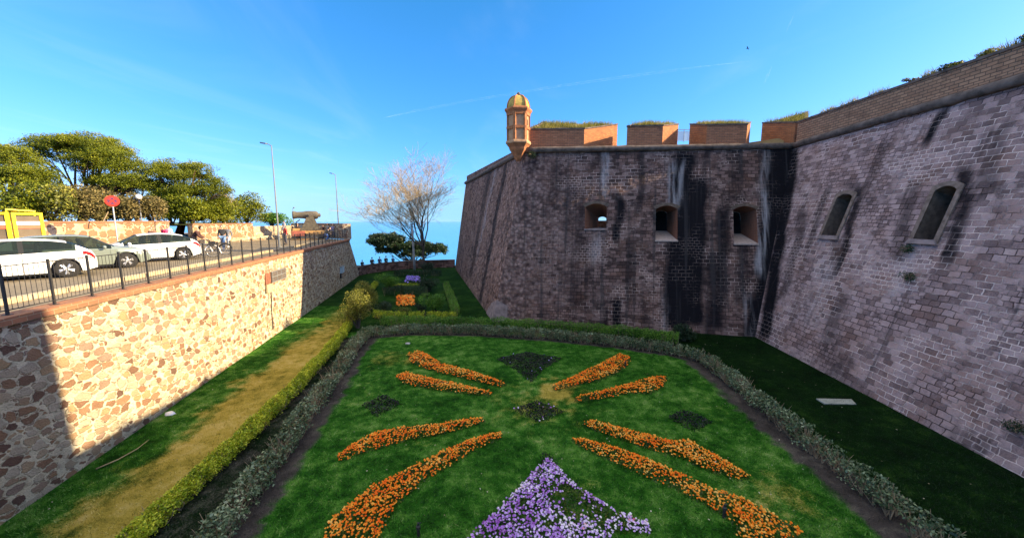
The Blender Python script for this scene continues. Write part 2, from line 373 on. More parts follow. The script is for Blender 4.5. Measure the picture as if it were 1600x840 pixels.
def inside(P, q):
    r = np.zeros(len(q), bool); j = len(P)-1
    for i in range(len(P)):
        xi, yi = P[i]; xj, yj = P[j]
        c = ((yi > q[:, 1]) != (yj > q[:, 1])) & (q[:, 0] < (xj-xi)*(q[:, 1]-yi)/(yj-yi+1e-12)+xi)
        r ^= c; j = i
    return r
def area(poly):
    return abs(sum(poly[i-1][0]*poly[i][1]-poly[i][0]*poly[i-1][1] for i in range(len(poly))))/2
def seg_dist(q, pl):
    """distance of points q (n,2) to a polyline, and the signed side"""
    best = np.full(len(q), 1e9); side = np.zeros(len(q))
    for a, b in zip(pl[:-1], pl[1:]):
        a = np.array(a[:2], float); b = np.array(b[:2], float); d = b-a; L2 = (d**2).sum()
        t = np.clip(((q-a)@d)/L2, 0, 1); pr = a+t[:, None]*d; ds = np.linalg.norm(q-pr, axis=1)
        cr = d[0]*(q[:, 1]-a[1])-d[1]*(q[:, 0]-a[0]); k = ds < best
        best[k] = ds[k]; side[k] = np.sign(cr[k])
    return best, side
def vnoise(x, y, z=0.0): return mnoise.noise(Vector((x, y, z)))

# ================================================================== MATERIALS
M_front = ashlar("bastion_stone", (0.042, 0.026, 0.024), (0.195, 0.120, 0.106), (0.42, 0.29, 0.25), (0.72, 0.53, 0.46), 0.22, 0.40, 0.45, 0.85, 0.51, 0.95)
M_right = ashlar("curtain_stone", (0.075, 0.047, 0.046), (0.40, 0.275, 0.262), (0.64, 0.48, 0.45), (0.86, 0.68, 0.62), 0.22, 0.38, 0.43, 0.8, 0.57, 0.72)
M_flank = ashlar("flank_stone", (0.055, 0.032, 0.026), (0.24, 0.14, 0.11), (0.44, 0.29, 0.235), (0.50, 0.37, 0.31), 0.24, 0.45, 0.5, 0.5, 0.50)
M_rubble = rubble("rubble_masonry", (0.84, 0.72, 0.52), ((0.0, (0.20, 0.115, 0.085)), (0.2, (0.50, 0.28, 0.16)), (0.4, (0.44, 0.31, 0.24)), (0.6, (0.66, 0.42, 0.22)), (0.8, (0.68, 0.54, 0.39)), (1.0, (0.76, 0.62, 0.46))), 3.3, 0.055, 0.82)
M_gwall = rubble("garden_masonry", (0.62, 0.47, 0.30), ((0.0, (0.35, 0.18, 0.09)), (0.5, (0.42, 0.25, 0.13)), (1.0, (0.28, 0.17, 0.11))), 1.6, 0.08)
M_pale = rubble("pale_block_masonry", (0.70, 0.58, 0.40), ((0.0, (0.55, 0.40, 0.24)), (0.5, (0.62, 0.50, 0.33)), (1.0, (0.45, 0.30, 0.17))), 1.9, 0.04)
M_brick_o = brickmat("orange_brick", (0.48, 0.19, 0.075), (0.32, 0.125, 0.055), (0.22, 0.12, 0.07), 0.32, 0.10, 0.35, 0.014)
M_brick_b = brickmat("weathered_brick", (0.44, 0.25, 0.15), (0.30, 0.165, 0.10), (0.15, 0.10, 0.07), 0.34, 0.115, 0.45, 0.018)
M_brick_r = brickmat("terracotta_coping", (0.34, 0.145, 0.075), (0.25, 0.115, 0.068), (0.36, 0.24, 0.15), 0.30, 0.12, 0.3)
M_brick_m = brickmat("merlon_brick", (0.46, 0.20, 0.105), (0.30, 0.13, 0.07), (0.20, 0.12, 0.08), 0.32, 0.105, 0.45, 0.016)
M_cordon = plain("cordon_stone", (0.13, 0.10, 0.085), 0.95, var=0.55, scale=3.0, spec=0.1, bump=0.03)
M_sill = plain("sill_stone", (0.34, 0.27, 0.245), 0.95, var=0.25, scale=6.0, spec=0.1, bump=0.02)
M_surround = plain("surround_stone", (0.19, 0.14, 0.115), 0.95, var=0.5, scale=5.0, spec=0.1, bump=0.02)
M_archdark = plain("arch_stone", (0.13, 0.095, 0.075), 0.95, var=0.45, scale=5.0, spec=0.1, bump=0.02)
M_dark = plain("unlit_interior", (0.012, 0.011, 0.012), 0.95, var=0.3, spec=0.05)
M_plaster = plain("ochre_render", (0.42, 0.255, 0.15), 0.95, var=0.28, scale=5.0, spec=0.1, bump=0.02)
M_terra = plain("terracotta_stone", (0.36, 0.155, 0.075), 0.95, var=0.3, scale=5.0, spec=0.1, bump=0.015)
M_dome = plain("lichen_dome", (0.40, 0.295, 0.085), 0.9, var=0.4, scale=4.0, spec=0.1, bump=0.02)
M_metal_d = plain("dark_painted_steel", (0.03, 0.028, 0.027), 0.55, 0.0, 0.3, 10)
M_galv = plain("galvanised_steel", (0.42, 0.43, 0.44), 0.45, 0.6, 0.15, 5)

# ================================================================== SETTING
def hill_z(x, y):
    # fort on a hill: a level top, then slopes down to the shore
    dx = max(-100-x, 0, x-70); dy = max(-60-y, 0, y-57); d = math.hypot(dx, dy)
    return -0.35 - min(d, 520)*0.36 + vnoise(x*0.02, y*0.02)*min(d*0.05, 6)
mb = MB(); n = 90; xs = np.concatenate([np.linspace(-1200, -130, 20), np.linspace(-120, 120, 50), np.linspace(130, 1200, 20)]); ys = np.concatenate([np.linspace(-700, -80, 10), np.linspace(-70, 150, 46), np.linspace(160, 1300, 24)])
V = [(x, y, hill_z(x, y)) for x in xs for y in ys]; ny = len(ys)
me = bpy.data.meshes.new("hillside"); me.from_pydata(V, [], [(i*ny+j, (i+1)*ny+j, (i+1)*ny+j+1, i*ny+j+1) for i in range(len(xs)-1) for j in range(ny-1)])
m, nt, b = mat("hillside_scrub"); t = T(nt)
t.link(t.ramp(t.noise(t.pos, 0.08, 5.0), (0.3, (0.03, 0.05, 0.015)), (0.6, (0.07, 0.09, 0.03)), (0.8, (0.16, 0.13, 0.07))), b.inputs['Base Color'])
me.materials.append(m); structure(link("hillside", me))

m, nt, b = mat("sea_water"); t = T(nt)
n1 = t.noise(t.scale(t.pos, (0.004, 0.0012, 1)), 1.0, 5.0, 0.6)
t.link(t.ramp(n1, (0.3, (0.030, 0.215, 0.46)), (0.7, (0.045, 0.26, 0.52))), b.inputs['Base Color'])
b.inputs['Roughness'].default_value = 0.22; b.inputs['Specular IOR Level'].default_value = 0.5
t.bump(t.noise(t.scale(t.pos, (0.06, 0.03, 1)), 1.0, 5.0, 0.6), 0.35, 2.0, b)
mb = MB(); r0 = 0; rings = [300, 3000, 12000, 46000]
for a in range(48):
    a0, a1 = 2*math.pi*a/48, 2*math.pi*(a+1)/48
    pr = [0]+rings
    for q0, q1 in zip(pr[:-1], pr[1:]):
        P = lambda r, an: (r*math.cos(an), r*math.sin(an), -166)
        mb.face([P(q0, a0), P(q1, a0), P(q1, a1), P(q0, a1)] if q0 else [P(0, a0), P(q1, a0), P(q1, a1)])
structure(mb.build("sea", m))

# the sea air that softens the horizon
mb = MB(); mb.box((0, 0, (-167+40)/2), (100000, 100000, 207)); hz = mb.build("haze", []) if HAZE else None
if HAZE:
    m = bpy.data.materials.new("sea_air"); m.use_nodes = True; nt = m.node_tree; nt.nodes.clear(); o_ = nt.nodes.new('ShaderNodeOutputMaterial'); v_ = nt.nodes.new('ShaderNodeVolumePrincipled')
    v_.inputs['Color'].default_value = (0.34, 0.60, 0.86, 1); v_.inputs['Density'].default_value = HAZE; nt.links.new(v_.outputs[0], o_.inputs['Volume']); hz.data.materials.append(m); hz['kind'] = 'stuff'; hz['label'] = "thin bluish sea haze softening the horizon"

# ---- lines on the moat floor (plan), read off the photograph on the ground plane
GOLD = [G(*q) for q in ((185, 880), (352, 722), (462, 615), (520, 548), (546, 512))]
GREYL = [G(*q) for q in ((318, 880), (395, 775), (450, 700), (495, 635), (527, 590), (550, 552), (572, 527))]
GREYB = [G(*q) for q in ((572, 527), (640, 521), (750, 522), (860, 530), (960, 540), (1050, 553), (1098, 566))]
GREYR = [G(*q) for q in ((1098, 566), (1150, 606), (1230, 675), (1320, 745), (1400, 810), (1480, 880))]
LB0, LB1, LB2 = Vector((-11.15, 5.5, 0)), Vector((-15.32, 27.56, 0)), Vector((-19.05, 46.0, 0))     # foot of the left wall
LB00 = LB0 + (LB0-LB1).normalized()*14
LT1, LT2 = G(470, 393, TZ), G(546, 375, TZ)
LT0 = LT1 + (LB0-LB1)*1.0 + Vector((0.55, 0, 0)); LT00 = LT0 + (LB00-LB0)
WLEFT = [LB00, LB0, LB1, LB2]

# zone attribute for the moat floor: R bare soil, G dry grass, B lush shade grass
def zones(q):
    dgl, sgl = seg_dist(q, GREYL); dgb, sgb = seg_dist(q, GREYB); dgr, sgr = seg_dist(q, GREYR)
    dgo, sgo = seg_dist(q, GOLD); dw, sw = seg_dist(q, WLEFT)
    nz = np.array([vnoise(a*0.7, b*0.7) for a, b in q])*0.5
    nf = np.array([vnoise(a*2.5, b*2.5, 4) for a, b in q])*0.5
    soil = np.zeros(len(q)); dry = np.zeros(len(q)); lush = np.zeros(len(q))
    sm = lambda x, a, b: np.clip((x-a)/(b-a), 0, 1)
    loop = [(p.x, p.y) for p in GREYL+GREYB[1:]+GREYR[1:]]
    inn = inside(np.array(loop+[(9, 2), (-7, 2)]), q)
    dl = np.minimum(np.minimum(dgl, dgr*0.86), dgb*1.8)
    soil = np.maximum(soil, inn*(0.85-0.85*sm(dl+nf*0.5, 0.5, 0.95)))
    soil = np.maximum(soil, (~inn)*(1-sm(np.minimum(dgl, np.minimum(dgb, dgr)), 0.25, 0.5)))
    between = (sgo < 0) & (sgl > 0) & (q[:, 1] < GREYL[-1].y)
    soil = np.maximum(soil, between*(0.45+0.5*nz))
    strip = (sw < 0) & (sgo > 0) & (q[:, 1] < 29)
    dstr = sm(dw+nz*1.0+nf*0.6, 0.9, 2.3)*(1-0.55*sm(q[:, 1], 17, 26))
    dry = np.maximum(dry, strip*(dstr*0.92+0.25*nf))
    lawn = inn & ~((1-sm(dl, 0.75, 1.45)) > 0.5)
    c1 = G(868, 612); c2 = G(1215, 770); c3 = G(655, 562); c4 = G(840, 630)
    for c, rx, ry, st in ((c1, 0.9, 1.2, 0.9), (c2, 1.2, 1.0, 0.42), (c3, 1.2, 0.6, 0.5), (c4, 2.2, 2.2, 0.35), (G(1150, 640), 1.3, 2.0, 0.2), (G(600, 560), 2.0, 1.5, 0.35), (G(470, 680), 0.9, 2.2, 0.35), (G(520, 620), 1.4, 2.2, 0.3), (G(900, 770), 1.0, 0.8, 0.25), (G(1330, 790), 0.8, 1.2, 0.35), (G(640, 690), 1.5, 0.5, 0.25)):
        d = np.hypot((q[:, 0]-c.x)/rx, (q[:, 1]-c.y)/ry); dry = np.maximum(dry, lawn*st*np.clip(1.3-d+nf*1.6, 0, 1))
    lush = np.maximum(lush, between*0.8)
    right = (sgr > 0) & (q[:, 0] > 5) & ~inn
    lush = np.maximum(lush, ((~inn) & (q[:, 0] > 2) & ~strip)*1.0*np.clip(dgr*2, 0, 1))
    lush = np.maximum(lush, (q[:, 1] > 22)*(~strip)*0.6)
    return np.stack([np.clip(soil, 0, 1), np.clip(dry, 0, 1), np.clip(lush, 0, 1), np.ones(len(q))], 1).astype(np.float32)

def grass_nodes(t, blade):
    p = t.pos; z = t.n('SeparateColor', {'Color': t.attr('zone').outputs['Color']}).outputs
    n1 = t.noise(p, 0.55, 4.0, 0.6); n2 = t.noise(t.add(p, (9, 4, 0)), 2.6, 5.0, 0.65); n3 = t.noise(p, 26.0, 3.0, 0.7)
    v = t.math('ADD', 0.62, t.math('ADD', t.math('MULTIPLY', t.math('SUBTRACT', n1, 0.5), 0.85), t.math('MULTIPLY', t.math('SUBTRACT', n2, 0.5), 0.95)))
    if blade: v = t.math('ADD', v, t.math('MULTIPLY', t.math('SUBTRACT', t.attr('rnd').outputs['Fac'], 0.5), 0.55))
    else: v = t.math('ADD', v, t.math('MULTIPLY', t.math('SUBTRACT', n3, 0.5), 0.5))
    g = t.ramp(v, (0.38, (0.005, 0.032, 0.002)), (0.60, (0.020, 0.092, 0.007)), (0.78, (0.075, 0.185, 0.025)), (1.0, (0.24, 0.30, 0.11)))
    dry = t.ramp(v, (0.32, (0.13, 0.115, 0.015)), (0.62, (0.33, 0.255, 0.045)), (0.95, (0.48, 0.375, 0.13)))
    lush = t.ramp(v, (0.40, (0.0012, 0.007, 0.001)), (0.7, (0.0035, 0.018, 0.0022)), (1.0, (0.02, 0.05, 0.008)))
    soil = t.ramp(v, (0.3, (0.026, 0.022, 0.020)), (0.65, (0.062, 0.052, 0.048)), (0.95, (0.13, 0.115, 0.09)))
    e = t.math('MULTIPLY', t.math('SUBTRACT', t.math('ADD', n2, n3), 1.0), 1.0)
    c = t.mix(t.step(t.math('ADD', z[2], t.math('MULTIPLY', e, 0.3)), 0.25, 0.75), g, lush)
    c = t.mix(t.step(t.math('ADD', z[1], t.math('MULTIPLY', e, 0.9)), 0.2, 0.8), c, dry)
    c = t.mix(t.step(t.math('ADD', z[0], t.math('MULTIPLY', e, 0.7)), 0.3, 0.75), c, soil)
    return c, n2, n3
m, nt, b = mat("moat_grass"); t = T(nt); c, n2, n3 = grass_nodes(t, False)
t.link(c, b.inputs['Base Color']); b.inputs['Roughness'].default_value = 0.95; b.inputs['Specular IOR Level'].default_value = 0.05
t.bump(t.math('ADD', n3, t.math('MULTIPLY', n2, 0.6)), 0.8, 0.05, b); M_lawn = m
gx = np.arange(-24, 18.01, 0.16); gy = np.arange(-8, 56.01, 0.16)
X, Y = np.meshgrid(gx, gy, indexing='ij'); q = np.stack([X.ravel(), Y.ravel()], 1)
Zc = zones(q); zz = np.array([vnoise(a*0.5, b*0.5, 2)*0.03 for a, b in q])
nx_, ny_ = len(gx), len(gy); idx = np.arange(nx_*ny_).reshape(nx_, ny_)
F = np.stack([idx[:-1, :-1], idx[1:, :-1], idx[1:, 1:], idx[:-1, 1:]], -1).reshape(-1, 4)
me = bpy.data.meshes.new("moat_lawn"); me.from_pydata(np.column_stack([q, zz]).tolist(), [], F.tolist())
a = me.attributes.new('zone', 'FLOAT_COLOR', 'POINT'); a.data.foreach_set('color', Zc.ravel())
me.materials.append(M_lawn); structure(link("moat_lawn", me))

# grass blades on the nearer lawn
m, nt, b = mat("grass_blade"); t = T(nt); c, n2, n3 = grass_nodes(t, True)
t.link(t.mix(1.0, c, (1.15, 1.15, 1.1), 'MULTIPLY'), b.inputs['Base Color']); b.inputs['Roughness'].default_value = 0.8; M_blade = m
NB = 230000
yy = 6.3+23*RNG.random(NB)**1.7; xx = -16+31*RNG.random(NB); q = np.stack([xx, yy], 1)
keep = (np.abs(q[:, 0]) < 1.45*q[:, 1]+0.5)
dw, sw = seg_dist(q, WLEFT); keep &= (sw < 0); keep &= q[:, 0] < 13.6+0.06*(q[:, 1]-9); q = q[keep]
zc = zones(q); k = RNG.random(len(q)) > zc[:, 0]*0.97; k &= RNG.random(len(q)) > zc[:, 1]*0.6; q = q[k]; zc = zc[k]
P = np.column_stack([q, np.array([vnoise(a*0.5, b*0.5, 2)*0.03 for a, b in q])])
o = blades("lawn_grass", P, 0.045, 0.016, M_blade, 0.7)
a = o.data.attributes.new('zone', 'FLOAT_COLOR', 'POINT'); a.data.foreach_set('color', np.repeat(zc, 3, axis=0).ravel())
tag(o, "short green grass blades growing over the moat lawn", "grass", kind="stuff")

# ---- terrace (car park promenade) on the left
TE = [LT00, LT0, LT1, LT2]
far_edge = [Vector((-30, 51.5, TZ)), Vector((-31, 64, TZ)), Vector((-100, 64, TZ)), Vector((-100, -12, TZ))]
m, nt, b = mat("terrace_paving"); t = T(nt); p = t.pos
base = t.ramp(t.noise(p, 0.5, 5.0, 0.65), (0.3, (0.20, 0.155, 0.10)), (0.7, (0.33, 0.255, 0.16)))
base = t.mix(t.math('MULTIPLY', t.noise(p, 18.0, 4.0, 0.7), 0.5), base, (0.14, 0.11, 0.08))
t.link(base, b.inputs['Base Color']); t.bump(t.noise(p, 30, 3.0), 0.4, 0.01, b)
mb = MB(); mb.face([Vector((p.x-0.15, p.y, TZ-0.004)) for p in TE]+far_edge)
structure(mb.build("terrace", m))
m, nt, b = mat("asphalt"); t = T(nt); p = t.pos
t.link(t.ramp(t.noise(p, 6.0, 5.0, 0.7), (0.3, (0.13, 0.105, 0.075)), (0.7, (0.23, 0.185, 0.125))), b.inputs['Base Color']); t.bump(t.noise(p, 60, 2.0), 0.3, 0.01, b)
def off(pl, d):
    out = []
    for i, p in enumerate(pl):
        dr = (pl[min(i+1, len(pl)-1)]-pl[max(i-1, 0)]).normalized(); nn = Vector((-dr.y, dr.x, 0)); out.append(p+nn*d)
    return out
rl = off(TE[:3], 2.1); rr = off(TE[:3], 13.5)
mb = MB(); mb.face([Vector((p.x, p.y, TZ+0.004)) for p in rl+rr[::-1]]); structure(mb.build("road", m))
mb = MB(); k0 = off(TE, 1.85); k1 = off(TE, 2.1)
for i in range(3):
    a, b_, c, d = k0[i], k0[i+1], k1[i+1], k1[i]
    mb.hexa([Vector((p.x, p.y, TZ-0.05)) for p in (a, d, c, b_)][::-1], [Vector((p.x, p.y, TZ+0.13)) for p in (a, d, c, b_)][::-1])
M_kerb = plain("kerb_stone", (0.46, 0.36, 0.22), 0.9, var=0.2, scale=3, bump=0.01)
structure(mb.build("kerb", M_kerb))

# garden bank behind the low wall
bank = [(-30.3, 9), (-29.0, 31.5), (-28.9, 33), (-28.4, 47), (-33, 49), (-45, 60), (-100, 60), (-100, 9)]
mb = MB(); mb.face([(x, y, 6.45 if i not in (3, 4) else 5.9) for i, (x, y) in enumerate(bank)])
structure(mb.build("garden_bank", bpy.data.materials["hillside_scrub"]))

# ================================================================== LEFT RETAINING WALL
rw = thing("retaining_wall", "long rubble stone retaining wall with terracotta coping along the left of the moat", "wall", LB1)
def strip_wall(name, foot, top, z0, z1, m, parent, step=0.5, rough=0.015):
    mb = MB(); acc = 0; vs = []
    nz = max(2, int((z1-z0)/step)); cols = []
    for i in range(len(foot)-1):
        L = (foot[i+1]-foot[i]).length; k = max(1, int(L/step))
        for j in range(k + (1 if i == len(foot)-2 else 0)):
            s = j/k; a = foot[i].lerp(foot[i+1], s); c = top[i].lerp(top[i+1], s); cols.append((a, c, acc+L*s))
        acc += L
    P = lambda c, t_: Vector((c[0].x+(c[1].x-c[0].x)*t_, c[0].y+(c[1].y-c[0].y)*t_, z0+(z1-z0)*t_))
    for ca, cb in zip(cols[:-1], cols[1:]):
        for k in range(nz):
            t0, t1 = k/nz, (k+1)/nz
            pts = [P(ca, t0), P(cb, t0), P(cb, t1), P(ca, t1)]
            pts = [q+Vector((vnoise(q.y*1.3, q.z*1.3, 5), 0, 0))*rough for q in pts]
            mb.face([q-parent.location for q in pts], [(ca[2], z0+(z1-z0)*t0), (cb[2], z0+(z1-z0)*t0), (cb[2], z0+(z1-z0)*t1), (ca[2], z0+(z1-z0)*t1)])
    return mb.build(name, m, parent)
strip_wall("wall_face", [Vector((p.x, p.y, 0)) for p in WLEFT], TE, -0.1, TZ-0.06, M_rubble, rw)
mb = MB(); ci = off(TE, 0.45); cx = off(TE, -0.07); acc = 0
for i in range(3):
    o_ = rw.location
    lo = [Vector((p.x, p.y, TZ-0.07))-o_ for p in (cx[i], cx[i+1], ci[i+1], ci[i])]; hi = [v+Vector((0, 0, 0.17)) for v in lo]
    mb.quad(lo[0], lo[1], hi[1], hi[0], (acc, 0)); mb.quad(hi[0], hi[1], hi[2], hi[3], (acc, 0.13)); mb.quad(lo[2], lo[3], hi[3], hi[2], (acc, 0.7))
    mb.quad(lo[3], lo[2], lo[1], lo[0]); acc += (lo[1]-lo[0]).length
mb.quad(lo[1], lo[2], hi[2], hi[1])
mb.build("coping", M_brick_r, rw)
# far return of the wall (the corner turning away), and the end pier + terrace parapet above
E0 = LB2; E1 = LB2+Vector((-12, 7.5, 0))
strip_wall("wall_face", [E0, E1], [LT2, LT2+Vector((-12, 7.5, 0))], -0.1, TZ-0.06, M_rubble, rw)
pq = thing("terrace_parapet", "rubble parapet with end pier closing the far end of the terrace above the sea", "parapet", LT2)
pz = 1.72
def wall_run(a, b_, z0, z1, th, m, parent, name, side=1):
    a = Vector(a); b_ = Vector(b_); d = (b_-a).normalized(); nn = Vector((-d.y, d.x, 0))*th*side; o_ = parent.location if parent else Vector()
    ring = [a, b_, b_+nn, a+nn] if side > 0 else [a+nn, b_+nn, b_, a]
    mb = MB(); mb.hexa([Vector((p.x, p.y, z0))-o_ for p in ring], [Vector((p.x, p.y, z1))-o_ for p in ring]); return mb.build(name, m, parent)
pa = LT2+Vector((0.05, -0.1, 0)); pb = LT2+Vector((-0.45, 1.6, 0)); pc = Vector((-30, 51.0, 0))
wall_run(pa, pb, TZ+0.10, TZ+pz, 0.6, M_rubble, pq, "pier")
wall_run(pb+Vector((-0.6, 0, 0)), pc, TZ+0.0, TZ+pz-0.05, 0.6, M_rubble, pq, "parapet_wall", -1)
wall_run(pb+Vector((-0.65, -0.05, 0)), pc, TZ+pz-0.045, TZ+pz+0.03, 0.7, M_brick_r, pq, "coping", -1)

# fittings on the wall face
def on_left(y, z, d=0.0):
    def at(k):
        f = LB0.lerp(LB1, k) if k <= 1 else LB1.lerp(LB2, k-1); tp = LT0.lerp(LT1, k) if k <= 1 else LT1.lerp(LT2, k-1); return f.lerp(tp, z/TZ)
    lo, hi = -0.5, 2.0
    for _ in range(40):
        md = (lo+hi)/2
        if at(md).y < y: lo = md
        else: hi = md
    p = at(lo); return Vector((p.x+d, y, z))
wdir = (LB1-LB0).normalized(); wang = math.atan2(wdir.y, wdir.x)
def hit_left(px, py):
    y, z = 20.0, 3.0
    for _ in range(60):
        p = on_left(y, z); r = ray(px, py); t_ = p.x/r.x; q = Vector((p.x, r.y*t_, H+r.z*t_)); y += (q.y-y)*0.6; z += (q.z-z)*0.6
    return on_left(y, z)
pA, pB = hit_left(413, 438), hit_left(444, 424)
gc = (pA+pB)/2; gl = (pB-pA).length
vt = thing("wall_grille", "dark slatted metal grille with small meter box fixed to the sunlit stone wall", "grille", gc+Vector((0.06, 0, 0)), wang)
M_slate = plain("slate_grey_metal", (0.115, 0.095, 0.085), 0.7, 0.1, 0.3, 6)
M_rust = plain("rusty_cover", (0.22, 0.085, 0.05), 0.8, 0, 0.3, 6)
mb = MB(); mb.box((gl*0.13, 0, 0), (gl*0.72, 0.08, 0.62)); mb.build("panel", M_slate, vt)
mb = MB()
for k in range(4): mb.box((gl*(-0.2+0.22*k), -0.05, 0), (0.03, 0.03, 0.64))
for k in range(3): mb.box((gl*0.13, -0.052, -0.29+0.29*k), (gl*0.74, 0.025, 0.03))
mb.build("slats", M_galv, vt)
mb = MB(); mb.box((-gl*0.38, 0.0, 0.0), (gl*0.22, 0.06, 0.60)); mb.build("cover", M_rust, vt)
mb = MB(); mb.box((-gl*0.36, 0.0, -0.55), (gl*0.2, 0.08, 0.44)); mb.build("meter_box", M_kerb, vt)
mb = MB(); mb.tube([(-gl*0.3, -0.02, -0.8), (-gl*0.28, 0.05, -1.7), (-gl*0.26, 0.1, -3.0)], 0.025, 6); mb.build("conduit", M_metal_d, vt)
pA = hit_left(533, 421)
vb = thing("junction_box", "small pale blue-white box on the shaded far part of the left wall", "box", pA+Vector((0.06, 0, 0)), math.atan2((LB2-LB1).y, (LB2-LB1).x))
mb = MB(); mb.box((0, -0.02, 0), (1.0, 0.22, 0.62)); mb.build("casing", plain("pale_blue_plastic", (0.45, 0.58, 0.66), 0.5), vb)
mb = MB(); mb.box((0, -0.02, 0.33), (1.08, 0.3, 0.04)); mb.box((-0.3, -0.14, 0), (0.03, 0.02, 0.5)); mb.build("lid", M_galv, vb)
mb = MB(); mb.box((-0.42, 0.02, -0.55), (0.18, 0.12, 0.5)); mb.build("bracket", M_metal_d, vb)

# ================================================================== RAILING along the coping
rlg = thing("metal_railing", "dark steel railing with thin bars standing on the coping of the left wall", "railing", LT1+Vector((0, 0, 0.1)))
rp = []; c0 = off(TE, 0.2)
path = [c0[0].lerp(c0[1], 0.3), c0[1], c0[2], c0[3]]
Ls = [(path[i+1]-path[i]).length for i in range(3)]; tot = sum(Ls)
def along(d):
    for i in range(3):
        if d <= Ls[i] or i == 2: return path[i].lerp(path[i+1], d/Ls[i])
        d -= Ls[i]
npost = int(tot/1.02); spc = tot/npost; pts = [along(i*spc) for i in range(npost+1)]
first = next(i for i, p in enumerate(pts) if p.y > 6.5)
o_ = rlg.location; RH = 1.1
post_me = None
for p in pts[first:]:
    if post_me is None:
        mb = MB(); mb.box((0, 0, RH/2), (0.042, 0.042, RH)); mb.box((0, 0, 0.006), (0.12, 0.12, 0.012)); mb.box((0, 0, RH+0.005), (0.06, 0.06, 0.012)); po = mb.build("post", M_metal_d, rlg); post_me = po.data
    else: po = link("post", post_me, rlg)
    po.location = Vector((p.x, p.y, TZ+0.10))-o_; po.rotation_euler = (0, 0, wang)
mbr = MB()
for i in range(first, npost):
    a, b_ = pts[i], pts[i+1]; mb = MB()
    for zz_ in (0.10, RH-0.05):
        mb.tube([Vector((a.x, a.y, TZ+0.1+zz_))-o_, Vector((b_.x, b_.y, TZ+0.1+zz_))-o_], 0.015, 4)
    nb = 9
    for k in range(1, nb):
        q = a.lerp(b_, k/nb); mb.tube([Vector((q.x, q.y, TZ+0.2))-o_, Vector((q.x, q.y, TZ+RH+0.05))-o_], 0.0055, 4, False)
    mb.build("bar_panel", M_metal_d, rlg)

